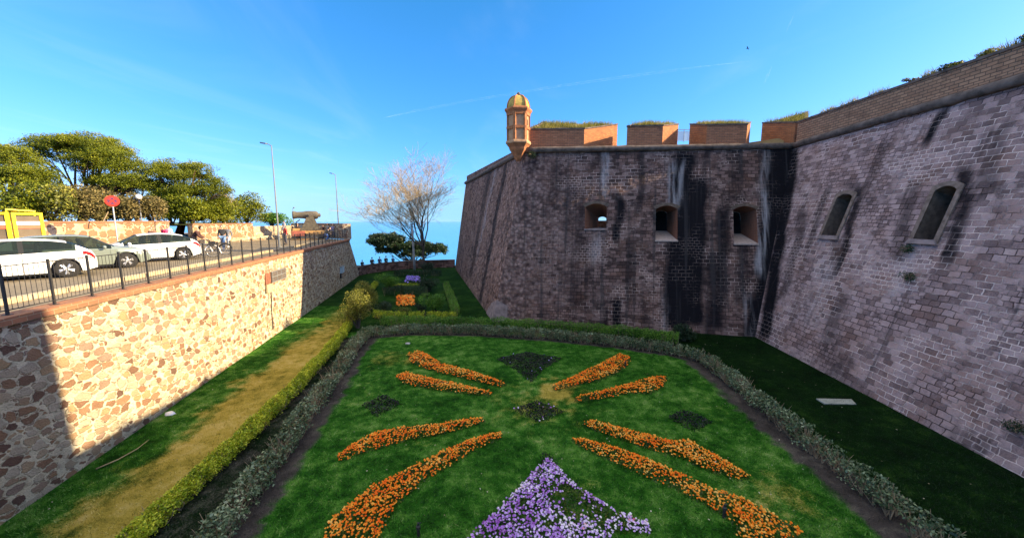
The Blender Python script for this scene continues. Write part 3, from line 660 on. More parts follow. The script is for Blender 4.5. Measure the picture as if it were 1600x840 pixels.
# ================================================================== THE FORTRESS (castle bastion + curtain wall)
fort = thing("fortress", "tall weathered stone bastion and curtain wall with brick parapets right of the moat", "fortress", (10, 25, 0))
FO = fort.location.copy()
B0, C0, R0, L0 = G(770, 502), G(1180, 526), G(1600, 746), G(711, 419)
Bt, Ct, Rt = AT(822, 235, 25.5), AT(1240, 228, 24.4), AT(1600, 125, 13.28)
Lt = AT(728, 286, 51.5); L0 = Vector((L0.x, L0.y, 0))
kx = 1.62; R0 = C0+(R0-C0)*kx; Rt = Ct+(Rt-Ct)*((Ct.y-R0.y)/(Ct.y-Rt.y)); kt = (Ct.y-R0.y)/(Ct.y-13.28)
class Wall:
    """battered wall face: u runs level along the wall in metres, v is height; the ends follow the raking corner edges"""
    def __init__(s, a, b_, ta, tb):
        s.a, s.b, s.ta, s.tb = map(Vector, (a, b_, ta, tb)); s.Hh = (s.ta.z+s.tb.z)/2
        s.d0 = (s.b-s.a).normalized(); s.L = (s.b-s.a).dot(s.d0)
        d = s.d0; u = (s.ta-s.a); u = (u-d*u.dot(d)).normalized(); s.nor = d.cross(u).normalized()
        if s.nor.dot(Vector((0, 0, 6.8))-(s.a+s.b)/2) < 0: s.nor = -s.nor
        s.umin = min(0, (s.ta-s.a).dot(d)); s.umax = max(s.L, (s.tb-s.a).dot(d))
    def ends(s, v):
        t = v/s.Hh; A = s.a.lerp(s.ta, t); B = s.b.lerp(s.tb, t); return A, B, (A-s.a).dot(s.d0), (B-s.a).dot(s.d0)
    def P(s, u, v, w=0.0):
        A, B, ua, ub = s.ends(v); return A.lerp(B, (u-ua)/(ub-ua)) + s.nor*w
    def clampu(s, u, v):
        A, B, ua, ub = s.ends(v); return min(max(u, ua), ub)
    def inv(s, px, py):
        r = ray(px, py); u, v = s.L/2, s.Hh/2
        def res(u, v):
            d = s.P(u, v)-Vector((0, 0, H)); k = d.dot(r)/r.dot(r); e = d-r*k; return e
        for _ in range(40):
            e0 = res(u, v); h = 1e-3; eu = (res(u+h, v)-e0)/h; ev = (res(u, v+h)-e0)/h
            A = np.array([[eu.dot(eu), eu.dot(ev)], [eu.dot(ev), ev.dot(ev)]]); g = np.array([eu.dot(e0), ev.dot(e0)])
            du = np.linalg.lstsq(A, -g, rcond=None)[0]; u += du[0]; v += du[1]
        return u, v
    def mesh(s, name, m, holes, stain, step=0.14, rough=0.02):
        us = set(np.round(np.linspace(s.umin, s.umax, int((s.umax-s.umin)/step)), 4)); vs = set(np.round(np.linspace(0, s.Hh, int(s.Hh/step)), 4))
        for (u0, u1, v0, v1, ri) in holes:
            us = {u for u in us if not (u0-0.05 < u < u1+0.05)} | set(np.linspace(u0, u1, 9)); vs = {v for v in vs if not (v1-ri-0.05 < v < v1+0.05 or abs(v-v0) < 0.05)} | {v0, v1-ri, v1}
        us, vs = sorted(us), sorted(vs); nv = len(vs); V = []; UV = []; ST = []
        for u_ in us:
            for v in vs:
                u = s.clampu(u_, v); _, _, ua, ub = s.ends(v)
                edge = min(u-ua, ub-u, v, s.Hh-v) < 0.02
                nearh = any(u0-0.1 < u < u1+0.1 and v0-0.1 < v < v1+0.1 for (u0, u1, v0, v1, ri) in holes)
                st = stain(u, v); rr = rough*(1+2.2*st[2])
                w = 0 if edge or nearh else (vnoise(u*1.7, v*1.7, 3)+0.6*vnoise(u*5, v*5, 8))*rr
                V.append(tuple(s.P(u, v, w)-FO)); UV.append((u, v)); ST.append((*st, 1))
        Fc = []; extra = []
        for i in range(len(us)-1):
            for j in range(nv-1):
                uc, vc = (us[i]+us[i+1])/2, (vs[j]+vs[j+1])/2; skip = False
                for (u0, u1, v0, v1, ri) in holes:
                    if u0 < uc < u1 and v0 < vc < v1-ri: skip = True
                    elif u0 < uc < u1 and v1-ri < vc < v1:
                        skip = True; arc = lambda u: v1-ri+ri*(1-((u-(u0+u1)/2)/((u1-u0)/2))**2)
                        extra.append([(us[i], arc(us[i])), (us[i+1], arc(us[i+1])), (us[i+1], v1), (us[i], v1)])
                w0 = UV[(i+1)*nv+j][0]-UV[i*nv+j][0]; w1 = UV[(i+1)*nv+j+1][0]-UV[i*nv+j+1][0]
                if max(w0, w1) < 1e-4: skip = True
                if not skip: Fc.append((i*nv+j, (i+1)*nv+j, (i+1)*nv+j+1, i*nv+j+1) if min(w0, w1) > 1e-4 else ((i*nv+j, (i+1)*nv+j, (i+1)*nv+j+1) if w0 > w1 else (i*nv+j, (i+1)*nv+j+1, i*nv+j+1)))
        for q in extra:
            k = len(V)
            for (u, v) in q: V.append(tuple(s.P(u, v)-FO)); UV.append((u, v)); ST.append((*stain(u, v), 1))
            Fc.append((k, k+1, k+2, k+3))
        me = bpy.data.meshes.new(name); me.from_pydata(V, [], Fc)
        ul = me.uv_layers.new(name='UVMap'); UV = np.array(UV, np.float32); vi = np.zeros(len(me.loops), np.int32); me.loops.foreach_get('vertex_index', vi)
        ul.data.foreach_set('uv', UV[vi].ravel())
        a = me.attributes.new('stain', 'FLOAT_COLOR', 'POINT'); a.data.foreach_set('color', np.array(ST, np.float32).ravel())
        me.materials.append(m); return link(name, me, fort)
WF = Wall(B0, C0, Bt, Ct); WR = Wall(C0, R0, Ct, Rt); WL = Wall(L0, B0, Lt, Bt)

def stains(W, runs):
    """runs: (kind, px x, top py, bottom py, half width m, strength) -> function of wall metres"""
    R_ = []
    for (kd, x0, y0, x1, y1, hw, st) in runs:
        a = W.inv(x0, y0); b_ = W.inv(x1, y1); R_.append((kd, a, b_, hw, st))
    def f(u, v):
        out = [0.0, 0.0, 0.0]
        for kd, a, b_, hw, st in R_:
            hi, lo = max(a[1], b_[1]), min(a[1], b_[1])
            t_ = 0 if hi-lo < 1e-6 else (a[1]-v)/(a[1]-b_[1]); tc = min(max(t_, 0), 1)
            uc = a[0]+(b_[0]-a[0])*tc + 0.25*vnoise(v*0.6, a[0])
            du = abs(u-uc)/hw
            val = st*max(0, min(1, 1.6-1.3*du))
            over = max(v-hi, lo-v, 0); val *= max(0, 1-over/0.7)
            out[kd] = max(out[kd], val)
        return out
    return f
sf_front = stains(WF, [
    (0, 1068, 245, 1055, 505, 0.85, 1.0), (0, 1092, 285, 1080, 500, 0.75, 1.0), (0, 1218, 235, 1205, 520, 1.15, 1.0), (0, 1130, 330, 1120, 505, 0.5, 0.8), (0, 1060, 240, 1050, 330, 0.2, 0.8),
    (0, 1130, 310, 1128, 400, 0.35, 0.6), (0, 968, 312, 966, 372, 0.35, 0.85), (0, 1000, 245, 1000, 330, 0.3, 0.6), (0, 900, 300, 905, 480, 0.9, 0.5), (0, 1120, 400, 1115, 510, 0.7, 0.75), (0, 985, 380, 985, 470, 0.5, 0.55), (0, 1150, 240, 1148, 310, 0.5, 0.5), (0, 870, 260, 860, 330, 0.6, 0.45), (0, 965, 470, 965, 505, 0.35, 0.9), (0, 945, 480, 944, 505, 0.2, 0.7),
    (0, 1165, 380, 1160, 470, 0.6, 0.6), (0, 1010, 470, 1010, 505, 0.3, 0.4), (0, 840, 235, 835, 262, 0.6, 0.5), (0, 1100, 238, 1100, 300, 0.25, 0.6), (0, 1180, 470, 1175, 520, 0.6, 0.9),
    (1, 945, 238, 948, 300, 0.25, 0.8), (1, 1052, 262, 1050, 325, 0.35, 0.8), (1, 1065, 262, 1062, 310, 0.2, 0.7), (1, 1193, 300, 1190, 420, 0.3, 0.9), (1, 1196, 235, 1193, 300, 0.25, 0.55), (1, 935, 375, 930, 400, 0.4, 0.5),
    (1, 1040, 470, 1040, 510, 0.15, 0.7), (1, 1170, 470, 1170, 520, 0.25, 0.5),
    (2, 825, 240, 785, 500, 1.9, 1.0), (2, 870, 300, 850, 470, 1.8, 0.6)])
sf_right = stains(WR, [
    (0, 1470, 180, 1455, 215, 0.25, 0.9), (0, 1380, 225, 1345, 330, 0.5, 0.45), (0, 1240, 240, 1195, 520, 0.6, 1.0), (0, 1340, 300, 1310, 420, 0.3, 0.8), (0, 1290, 300, 1265, 380, 0.35, 0.6), (0, 1510, 270, 1480, 400, 0.35, 0.8), (0, 1430, 290, 1400, 400, 0.4, 0.55), (0, 1255, 330, 1225, 460, 0.5, 0.55), (0, 1560, 200, 1540, 300, 0.5, 0.5), (0, 1320, 560, 1300, 600, 0.7, 0.5), (0, 1500, 300, 1470, 400, 0.3, 0.55), (0, 1330, 290, 1300, 400, 0.35, 0.45),
    (0, 1310, 470, 1290, 560, 0.6, 0.45), (0, 1260, 380, 1240, 500, 0.4, 0.3), (0, 1530, 690, 1510, 700, 0.8, 0.5), (1, 1290, 420, 1270, 500, 0.7, 0.3), (1, 1430, 390, 1400, 460, 0.3, 0.4)])
sf_left = stains(WL, [(2, 815, 240, 770, 500, 3.0, 1.0), (2, 790, 260, 740, 450, 6.0, 0.8), (0, 790, 260, 750, 470, 0.8, 0.7), (0, 765, 270, 735, 430, 1.2, 0.6), (1, 775, 262, 745, 400, 0.6, 0.5)])
def rect(W, tl, tr, br, bl, rise):
    a, b_, c, d = (W.inv(*q) for q in (tl, tr, br, bl)); u0, u1 = sorted(((a[0]+d[0])/2, (b_[0]+c[0])/2)); return (u0, u1, (c[1]+d[1])/2, (a[1]+b_[1])/2, rise)
HF = [rect(WF, (914, 318), (948, 318), (948, 357), (914, 357), 0.22), rect(WF, (1026, 321), (1059, 321), (1058, 375), (1023, 375), 0.22), rect(WF, (1148, 322), (1184, 322), (1182, 380), (1144, 380), 0.22)]
HR = [rect(WR, (1306, 304), (1330, 303), (1312, 370), (1290, 368), 0.16), rect(WR, (1463, 292), (1494, 290), (1466, 376), (1431, 374), 0.16)]
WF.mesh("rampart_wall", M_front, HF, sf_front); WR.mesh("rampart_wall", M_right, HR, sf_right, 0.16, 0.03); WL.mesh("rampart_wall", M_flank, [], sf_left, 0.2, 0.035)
# plinth of dressed stone at the bastion corner
mb = MB(); cdir = (C0-B0).normalized(); ldir = (L0-B0).normalized(); up = (Bt-B0).normalized()
q = [B0-cdir*0.06-ldir*0.06+Vector((0, 0, -0.1)), B0+cdir*0.95+ldir*(-0.06), B0+cdir*0.8+up*1.15+ldir*(-0.05), B0+up*1.5-cdir*0.05-ldir*0.05]
mb.face([p-FO for p in q], [(0, 0), (1, 0), (1, 1.2), (0, 1.5)])
q2 = [B0+ldir*2.4-cdir*0.06, q[0], q[3], B0+ldir*1.6+up*0.9-cdir*0.05]; mb.face([p-FO for p in q2], [(0, 0), (1, 0), (1, 1.2), (0, 1.5)])
M_plinth = plain("plinth_stone", (0.26, 0.20, 0.19), 0.95, var=0.4, scale=3, spec=0.1, bump=0.03); mb.build("plinth", M_plinth, fort)

def embrasure(W, hole, depth, ku, du, vlo, vhi, m, back=None, sill=None):
    u0, u1, v0, v1, ri = hole; uc = (u0+u1)/2
    arc = [(u1-(u1-u0)*k/8, v1-ri+ri*(1-((u1-(u1-u0)*k/8-uc)/((u1-u0)/2))**2)) for k in range(9)]
    out = [(u0, v0), (u1, v0)]+arc
    inn = [(uc+(u-uc)*ku+du, vlo+(v-v0)/(v1-v0)*(vhi-vlo)) for u, v in out]
    o = empty("embrasure_window"); o.parent = fort; o.location = W.P(uc, v0)-FO; base = W.P(uc, v0); mb = MB()
    n = len(out)
    for i in range(1, n):
        j = (i+1) % n
        a, b_, c, d = W.P(*out[i], 0.003), W.P(*out[j], 0.003), W.P(*inn[j], -depth), W.P(*inn[i], -depth)
        mb.quad(a-base, b_-base, c-base, d-base)
    mb.build("cheek", m, o)
    mb = MB(); a, b_, c, d = W.P(u0-0.03, v0-0.02, 0.07), W.P(u1+0.03, v0-0.02, 0.07), W.P(*inn[1], -depth), W.P(*inn[0], -depth)
    a2, b2 = W.P(u0-0.03, v0-0.10, 0.07), W.P(u1+0.03, v0-0.10, 0.07); a3, b3 = W.P(u0-0.03, v0-0.10, -0.05), W.P(u1+0.03, v0-0.10, -0.05)
    mb.quad(a-base, b_-base, c-base, d-base); mb.quad(a2-base, b2-base, b_-base, a-base); mb.quad(a3-base, b3-base, b2-base, a2-base)
    mb.face([a-base, d-base, a3-base, a2-base]); mb.face([b2-base, b3-base, c-base, b_-base])
    mb.build("sill", sill or M_sill, o)
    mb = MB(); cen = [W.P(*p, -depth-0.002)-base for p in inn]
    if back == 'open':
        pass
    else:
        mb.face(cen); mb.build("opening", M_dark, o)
    # ring of arch stones round the head, a few millimetres proud
    mb = MB(); big = [(uc+(u-uc)*(1+0.36/(u1-u0)), v+0.17) for u, v in arc]
    for i in range(8):
        a, b_, c, d = arc[i], arc[i+1], big[i+1], big[i]
        ring = [W.P(*p, 0.006)-base for p in (a, b_, c, d)]; top = [W.P(*p, 0.022)-base for p in (a, b_, c, d)]
        mb.hexa(ring, top)
    mb.build("arch", M_archdark, o); return o
M_cheek = brickmat("brick_cheek", (0.24, 0.095, 0.055), (0.16, 0.068, 0.045), (0.22, 0.14, 0.10), 0.3, 0.08, 0.3)
u0, u1, v0, v1, ri = HF[0]; embrasure(WF, HF[0], 1.9, 0.38, 0.34*(u1-u0), v0+0.28, v0+1.02, M_cheek, 'open', M_plinth)
for h in HF[1:]:
    u0, u1, v0, v1, ri = h; embrasure(WF, h, 1.7, 0.55, -0.02, v0+0.75, v1-0.1, M_cheek)
# inner casemate so that only the first embrasure looks through
mb = MB(); h = HF[0]; uc = (h[0]+h[1])/2
# slit windows in the curtain wall
for h in HR:
    u0, u1, v0, v1, ri = h; o = empty("window"); o.parent = fort; base = WR.P((u0+u1)/2, v0); o.location = base-FO; uc = (u0+u1)/2
    arc = [(u1-(u1-u0)*k/8, v1-ri+ri*(1-((u1-(u1-u0)*k/8-uc)/((u1-u0)/2))**2)) for k in range(9)]
    out = [(u0, v0), (u1, v0)]+arc; mb = MB()
    for i in range(len(out)):
        j = (i+1) % len(out); a, b_ = out[i], out[j]
        mb.quad(*[p-base for p in (WR.P(*a, 0.05), WR.P(*b_, 0.05), WR.P(*b_, -1.15), WR.P(*a, -1.15))])
    mb.build("reveal", M_archdark, o)
    mb = MB(); mb.face([WR.P(*p, -1.1)-base for p in out], [(p[0], p[1]) for p in out]); mb.build("unlit_fill", M_dark, o)  # flat near-black face paints the unlit depth of the slit
    mb = MB(); gg = [(uc+(u-uc)*(1+0.34/(u1-u0)), v+0.17 if v > v0+0.1 else v-0.16) for u, v in out]
    for i in range(1, len(out)):
        j = (i+1) % len(out); a, b_, c, d = out[i], out[j], gg[j], gg[i]
        mb.hexa([WR.P(*p, 0.006)-base for p in (a, b_, c, d)], [WR.P(*p, 0.055)-base for p in (a, b_, c, d)])
    mb.build("surround", M_surround, o)
    mb = MB(); a, b_, c, d = (u0-0.2, v0-0.18), (u1+0.2, v0-0.18), (u1+0.1, v0), (u0-0.1, v0)
    mb.hexa([WR.P(*p, 0.006)-base for p in (a, b_, c, d)], [WR.P(*p, 0.11)-base for p in (a, b_, c, d)]); mb.build("sill", M_plinth, o)

# cordon: half-round moulding under the parapet
def cordon(a, b_, nn):
    mb = MB(); k = max(2, int((b_-a).length/0.5)); pts = []
    for i in range(k+1):
        p = a.lerp(b_, i/k)+nn*0.05+Vector((vnoise(i*0.9, a.x), vnoise(i*0.7, a.y), vnoise(i*1.3, 4)))*0.03; pts.append(p-FO)
    mb.tube(pts, [0.20*(1+0.18*vnoise(i*0.8, 9)) for i in range(k+1)], 10); return mb.build("cordon", M_cordon, fort, True)
cordon(Bt, Ct+Vector((0.1, 0, 0)), WF.nor); cordon(Ct, Rt, WR.nor); cordon(Lt, Bt, WL.nor)

# parapet of the curtain wall (thick, brick face)
up1 = Vector((0, 0, 1.0))
def par(a, b_, nn, z0, za, zb, th, m, name, cop=True):
    a = a-nn*0.12; b_ = b_-nn*0.12; lo = [Vector((a.x, a.y, a.z+z0)), Vector((b_.x, b_.y, b_.z+z0))]; hi = [Vector((a.x, a.y, za)), Vector((b_.x, b_.y, zb))]
    bk = -nn*th; bk.z = 0
    mb = MB(); mb.quad(lo[0]-FO, lo[1]-FO, hi[1]-FO, hi[0]-FO); mb.quad(hi[0]-FO, hi[1]-FO, hi[1]+bk-FO, hi[0]+bk-FO); mb.quad(lo[1]+bk-FO, lo[0]+bk-FO, hi[0]+bk-FO, hi[1]+bk-FO)
    mb.quad(lo[0]+bk-FO, lo[0]-FO, hi[0]-FO, hi[0]+bk-FO); mb.quad(lo[1]-FO, lo[1]+bk-FO, hi[1]+bk-FO, hi[1]-FO)
    o = mb.build(name, m, fort)
    if cop:
        fw = nn.copy(); fw.z = 0; fw *= 0.05; mb = MB()
        ring = [hi[0]+fw, hi[1]+fw, hi[1]-fw*8, hi[0]-fw*8]
        mb.hexa([p-FO+Vector((0, 0, 0.003)) for p in ring], [p-FO+Vector((0, 0, 0.11)) for p in ring]); mb.build("coping", M_cordon, fort)
    return hi
nR = WR.nor.copy(); nR.z = 0; nR.normalize(); nF = WF.nor.copy(); nF.z = 0; nF.normalize(); nL = WL.nor.copy(); nL.z = 0; nL.normalize()
zCt = AT(1243, 193, Ct.y+0.12).z; zRt = AT(1600, 68, 13.4).z; zRt = zCt+(zRt-zCt)*kt
hiR = par(Ct, Rt, nR, 0.1, zCt, zRt, 3.2, M_brick_b, "parapet")
zB = AT(795, 226, Bt.y+0.4).z; zL = AT(727, 275, Lt.y).z
hiL = par(Lt, Bt+ldir*0.6, nL, 0.1, zL, zB, 1.0, M_flank, "parapet", False)

# merlons with splayed embrasures; plan corners read as (px, py) at front and 3 m behind
yF = lambda px: Bt.y+0.2+(Ct.y-Bt.y)*(px-822)/(1240-822)
def merlon(fl, fr, br, bl, tops, dep=2.6, mats=None):
    pl = []
    for (px, py), d in ((fl, 0), (fr, 0), (br, dep), (bl, dep)):
        pl.append(AT(px, py, yF(px)+d))
    zb = (Bt.z+Ct.z)/2+0.06
    base = sum(pl, Vector())/4; base.z = zb
    o = empty("merlon"); o.parent = fort; o.location = base-FO
    lo = [Vector((p.x, p.y, zb))-base for p in pl]; hi = [p-base for p in pl]
    mb = MB(); mb.quad(lo[0], lo[1], hi[1], hi[0]); mb.build("front_face", mats[0], o)
    mb = MB(); mb.quad(lo[1], lo[2], hi[2], hi[1]); mb.quad(lo[3], lo[0], hi[0], hi[3]); mb.quad(lo[2], lo[3], hi[3], hi[2]); mb.build("cheek", mats[1], o)
    mb = MB(); e = 0.06; mb.face([p+Vector((0, 0, -0.01)) for p in hi], [(p.x, p.y) for p in hi]); mb.build("top", plain("merlon_earth", (0.20, 0.15, 0.07), 0.95), o)
    mb = MB()
    for i, j in ((0, 1), (1, 2), (3, 0)):
        a, b_ = hi[i], hi[j]; d = (b_-a).normalized(); nn = Vector((d.y, -d.x, 0))*0.04
        mb.hexa([a+nn-Vector((0, 0, .0)), b_+nn, b_-nn*5, a-nn*5], [a+nn+Vector((0, 0, .09)), b_+nn+Vector((0, 0, .09)), b_-nn*5+Vector((0, 0, .09)), a-nn*5+Vector((0, 0, .09))])
    mb.build("coping", M_cordon, o)
    return [p+base for p in hi]
mer = []
mer.append(merlon((826, 203), (913, 202), (965, 195), (850, 192), None, 3.0, (M_brick_m, M_brick_o)))
mer.append(merlon((980, 198), (1036, 197), (1060, 195), (1010, 193), None, 2.6, (M_brick_m, M_brick_o)))
mer.append(merlon((1105, 196), (1168, 195), (1173, 192), (1078, 195), None, 2.6, (M_brick_m, M_brick_o)))
mer.append(merlon((1243, 192), (1262, 188), (1262, 176), (1191, 193), None, 2.6, (M_brick_m, M_brick_o)))
# earth-covered terreplein behind the parapets
mb = MB(); zt = 12.25
mb.face([Vector(p)-FO for p in ((1.2, 26.3, 11.6), (17.6, 25.2, 11.6), (18.2, 25.4, zt), (17.3, 6.0, zt), (46, 6, zt+1), (46, 54, zt), (-5.2, 52, 11.8))])
mb.build("terreplein", bpy.data.materials["merlon_earth"], fort)
# rear rampart on the sea side
mb = MB(); mb.hexa([Vector(q)-FO for q in ((-4.0, 51.6, 0), (46, 53, 0), (46, 54, 0), (-4.0, 52.4, 0))], [Vector(q)-FO for q in ((-4.0, 51.6, 6.75), (46, 53, 6.75), (46, 54, 6.75), (-4.0, 52.4, 6.75))]); mb.build("rear_rampart", M_flank, fort)
# gate tower of the castle, beside the bridge the photographer stands on
mb = MB(); mb.hexa([Vector(p)-FO for p in ((17.8, -16, 0), (30, -16, 0), (30, 11.2, 0), (17.8, 11.2, 0))], [Vector(p)-FO for p in ((17.9, -16, 18), (30, -16, 18), (30, 7.0, 18), (17.9, 7.0, 18))])
mb.build("gate_tower", M_right, fort)

# sentry box (garita) on the salient
gp = AT(810, 232, Bt.y-0.05); gz = gp.z
sb = empty("sentry_box"); sb.parent = fort; sb.location = Vector((gp.x, gp.y, gz))-FO
zpx = lambda py: AT(810, py, gp.y).z-gz
def prism(rings, n=6, rot=R(8)):
    mb = MB(); pr = [[Vector((r*math.cos(rot+2*math.pi*k/n), r*math.sin(rot+2*math.pi*k/n), z)) for k in range(n)] for r, z in rings]
    for a, b_ in zip(pr[:-1], pr[1:]):
        for k in range(n): mb.quad(a[k], a[(k+1) % n], b_[(k+1) % n], b_[k])
    mb.face(pr[0][::-1]); mb.face(pr[-1]); return mb, pr
RB = 0.71
mb, pr = prism([(RB, zpx(224)), (RB, zpx(178))]); mb.build("wall", M_plaster, sb)
mb = MB()
for k in range(6):
    a = R(8)+2*math.pi*k/6; p = Vector((RB*math.cos(a), RB*math.sin(a), 0))
    mb.box(p+Vector((0, 0, (zpx(224)+zpx(178))/2)), (0.12, 0.17, zpx(178)-zpx(224)-0.01), a)
mb.build("pilasters", M_terra, sb)
for lo_, hi_, r in ((203.5, 199.5, 0.79), (182, 177.5, 0.79)):
    mb, _ = prism([(r, zpx(lo_)), (r+0.02, zpx(hi_))]); mb.build("string_course", M_terra, sb)
mb, _ = prism([(0.78, zpx(178.5)), (0.86, zpx(176)), (0.92, zpx(173.5)), (0.90, zpx(171)), (0.75, zpx(169.5))]); mb.build("cornice", M_terra, sb)
mb, _ = prism([(0.82, zpx(226)), (0.85, zpx(224)), (0.82, zpx(221))]); mb.build("base_moulding", M_plaster, sb)
mb, _ = prism([(0.14, zpx(252)), (0.30, zpx(246)), (0.33, zpx(244)), (0.40, zpx(241)), (0.56, zpx(236)), (0.60, zpx(234)), (0.64, zpx(231)), (0.79, zpx(226.5))]); mb.build("corbel", M_terra, sb)
prof = [(0.76, zpx(170))]+[(0.73*math.cos(R(a))**0.75, zpx(170)+(zpx(150)-zpx(170))*math.sin(R(a))) for a in range(0, 86, 10)]+[(0.12, zpx(149.7))]
mb, pr = prism(prof); dome = mb.build("dome", M_dome, sb)
mb = MB()
for k in range(6):
    mb.tube([r_[k] for r_ in pr[1:]], [0.055]*(len(pr)-2)+[0.03], 5)
mb.build("dome_rib", M_terra, dome)
mb = MB(); mb.lathe([(0.14, zpx(150)), (0.17, zpx(149)), (0.1, zpx(148)), (0.12, zpx(147)), (0.09, zpx(145.5)), (0.02, zpx(144))], n=10); mb.build("finial", M_cordon, sb, True)
for k, a in enumerate((R(8-90-30+0), R(8-30))):
    mb = MB(); mb.box((RB*0.866*math.cos(a), RB*0.866*math.sin(a), zpx(193)), (0.03, 0.10, 0.36), a); mb.build("loophole", M_dark, sb)

# glass balustrade on the rampart, seen through an embrasure
gb_ = thing("glass_balustrade", "small glass and steel balustrade on the rampart between two brick merlons", "balustrade", AT(1068, 222, 33))
mb = MB(); ww = 1.5
for x in (-ww/2, 0, ww/2): mb.box((x, 0, 0.5), (0.05, 0.05, 1.0))
mb.box((0, 0, 1.02), (ww+0.1, 0.06, 0.05)); mb.build("frame", M_galv, gb_)
m, nt, b = mat("glass_pane"); b.inputs['Base Color'].default_value = (0.55, 0.72, 0.85, 1); b.inputs['Roughness'].default_value = 0.08; b.inputs['Specular IOR Level'].default_value = 0.6; M_pane = m
mb = MB(); mb.box((0, 0, 0.5), (ww, 0.015, 0.8)); mb.build("pane", m, gb_)

# wild grass and weeds along the rampart tops
P = []
for hi in mer:
    A_ = [Vector(p) for p in hi]; ar = max(area([(p.x, p.y) for p in A_]), 1)
    k = int(230*ar); u = RNG.random((k, 2))
    for a, b_ in u:
        p = A_[0].lerp(A_[1], a).lerp(A_[3].lerp(A_[2], a), 0.06+0.94*b_)
        if vnoise(p.x*0.9, p.y*0.9, 3) > -0.15: P.append(p)
for i in range(6500):
    s = RNG.random()**0.8; d = 0.05+RNG.random()**2*1.0; p = hiR[0].lerp(hiR[1], s)-nR*d+Vector((0, 0, 0.1))
    if vnoise(p.x*0.5, p.y*0.7, 6) > 0.05: P.append(p)
M_wild = leafmat("wild_grass", ((0.1, (0.06, 0.08, 0.015)), (0.5, (0.20, 0.19, 0.035)), (0.9, (0.42, 0.32, 0.09))), 0.8, 0.3)
o = blades("rampart_grass", np.array([tuple(p) for p in P]), 0.24, 0.03, M_wild, 0.45); tag(o, "dry yellow-green wild grass growing along the rampart tops", "grass", kind="stuff")

# ================================================================== VEGETATION
M_bark = plain("grey_bark", (0.09, 0.07, 0.06), 0.95, var=0.35, scale=5, spec=0.1, bump=0.02)
M_twig = plain("pale_twig", (0.38, 0.28, 0.16), 0.9, var=0.25, scale=3, spec=0.1)
M_pinebark = plain("pine_bark", (0.13, 0.075, 0.045), 0.95, var=0.35, scale=4, spec=0.1, bump=0.02)
M_stem = plain("hedge_stem", (0.30, 0.22, 0.14), 0.9, var=0.3, scale=6, spec=0.1)
M_gold = leafmat("golden_privet_leaf", ((0.08, (0.05, 0.11, 0.004)), (0.42, (0.30, 0.40, 0.012)), (0.95, (0.85, 0.80, 0.07))), 0.5, 0.3, 0.35, 2.6)
M_grey = leafmat("grey_green_leaf", ((0.10, (0.02, 0.040, 0.014)), (0.5, (0.09, 0.14, 0.06)), (0.8, (0.25, 0.31, 0.18)), (1.0, (0.42, 0.42, 0.27))), 0.45, 0.15, 0.5, 1.2)
M_green = leafmat("bright_green_leaf", ((0.10, (0.02, 0.07, 0.006)), (0.5, (0.09, 0.23, 0.018)), (0.95, (0.24, 0.42, 0.05))), 0.5, 0.25, 0.35, 1.0)
M_dgreen = leafmat("dark_green_leaf", ((0.10, (0.006, 0.016, 0.006)), (0.5, (0.018, 0.045, 0.016)), (0.95, (0.05, 0.09, 0.035))), 0.5, 0.15, 0.35, 0.8)
M_olive = leafmat("olive_leaf", ((0.10, (0.04, 0.055, 0.008)), (0.5, (0.17, 0.18, 0.025)), (0.95, (0.40, 0.36, 0.07))), 0.5, 0.25, 0.3, 1.0)
M_pine = leafmat("pine_needles", ((0.10, (0.045, 0.065, 0.003)), (0.45, (0.125, 0.155, 0.007)), (0.95, (0.27, 0.275, 0.016))), 0.55, 0.15, 0.25, 0.35)
M_scrub = leafmat("dry_scrub_leaf", ((0.10, (0.06, 0.055, 0.018)), (0.5, (0.17, 0.14, 0.045)), (0.95, (0.36, 0.27, 0.11))), 0.6, 0.2, 0.25, 0.5)
M_bedleaf = leafmat("bed_leaf", ((0.10, (0.012, 0.032, 0.006)), (0.6, (0.05, 0.09, 0.014)), (0.95, (0.20, 0.20, 0.03))), 0.5, 0.2, 0.3, 1.0)
M_dbed = leafmat("dusky_bed_leaf", ((0.10, (0.003, 0.003, 0.004)), (0.6, (0.010, 0.011, 0.011)), (0.95, (0.040, 0.036, 0.040))), 0.5, 0.1, 0.3, 1.5)

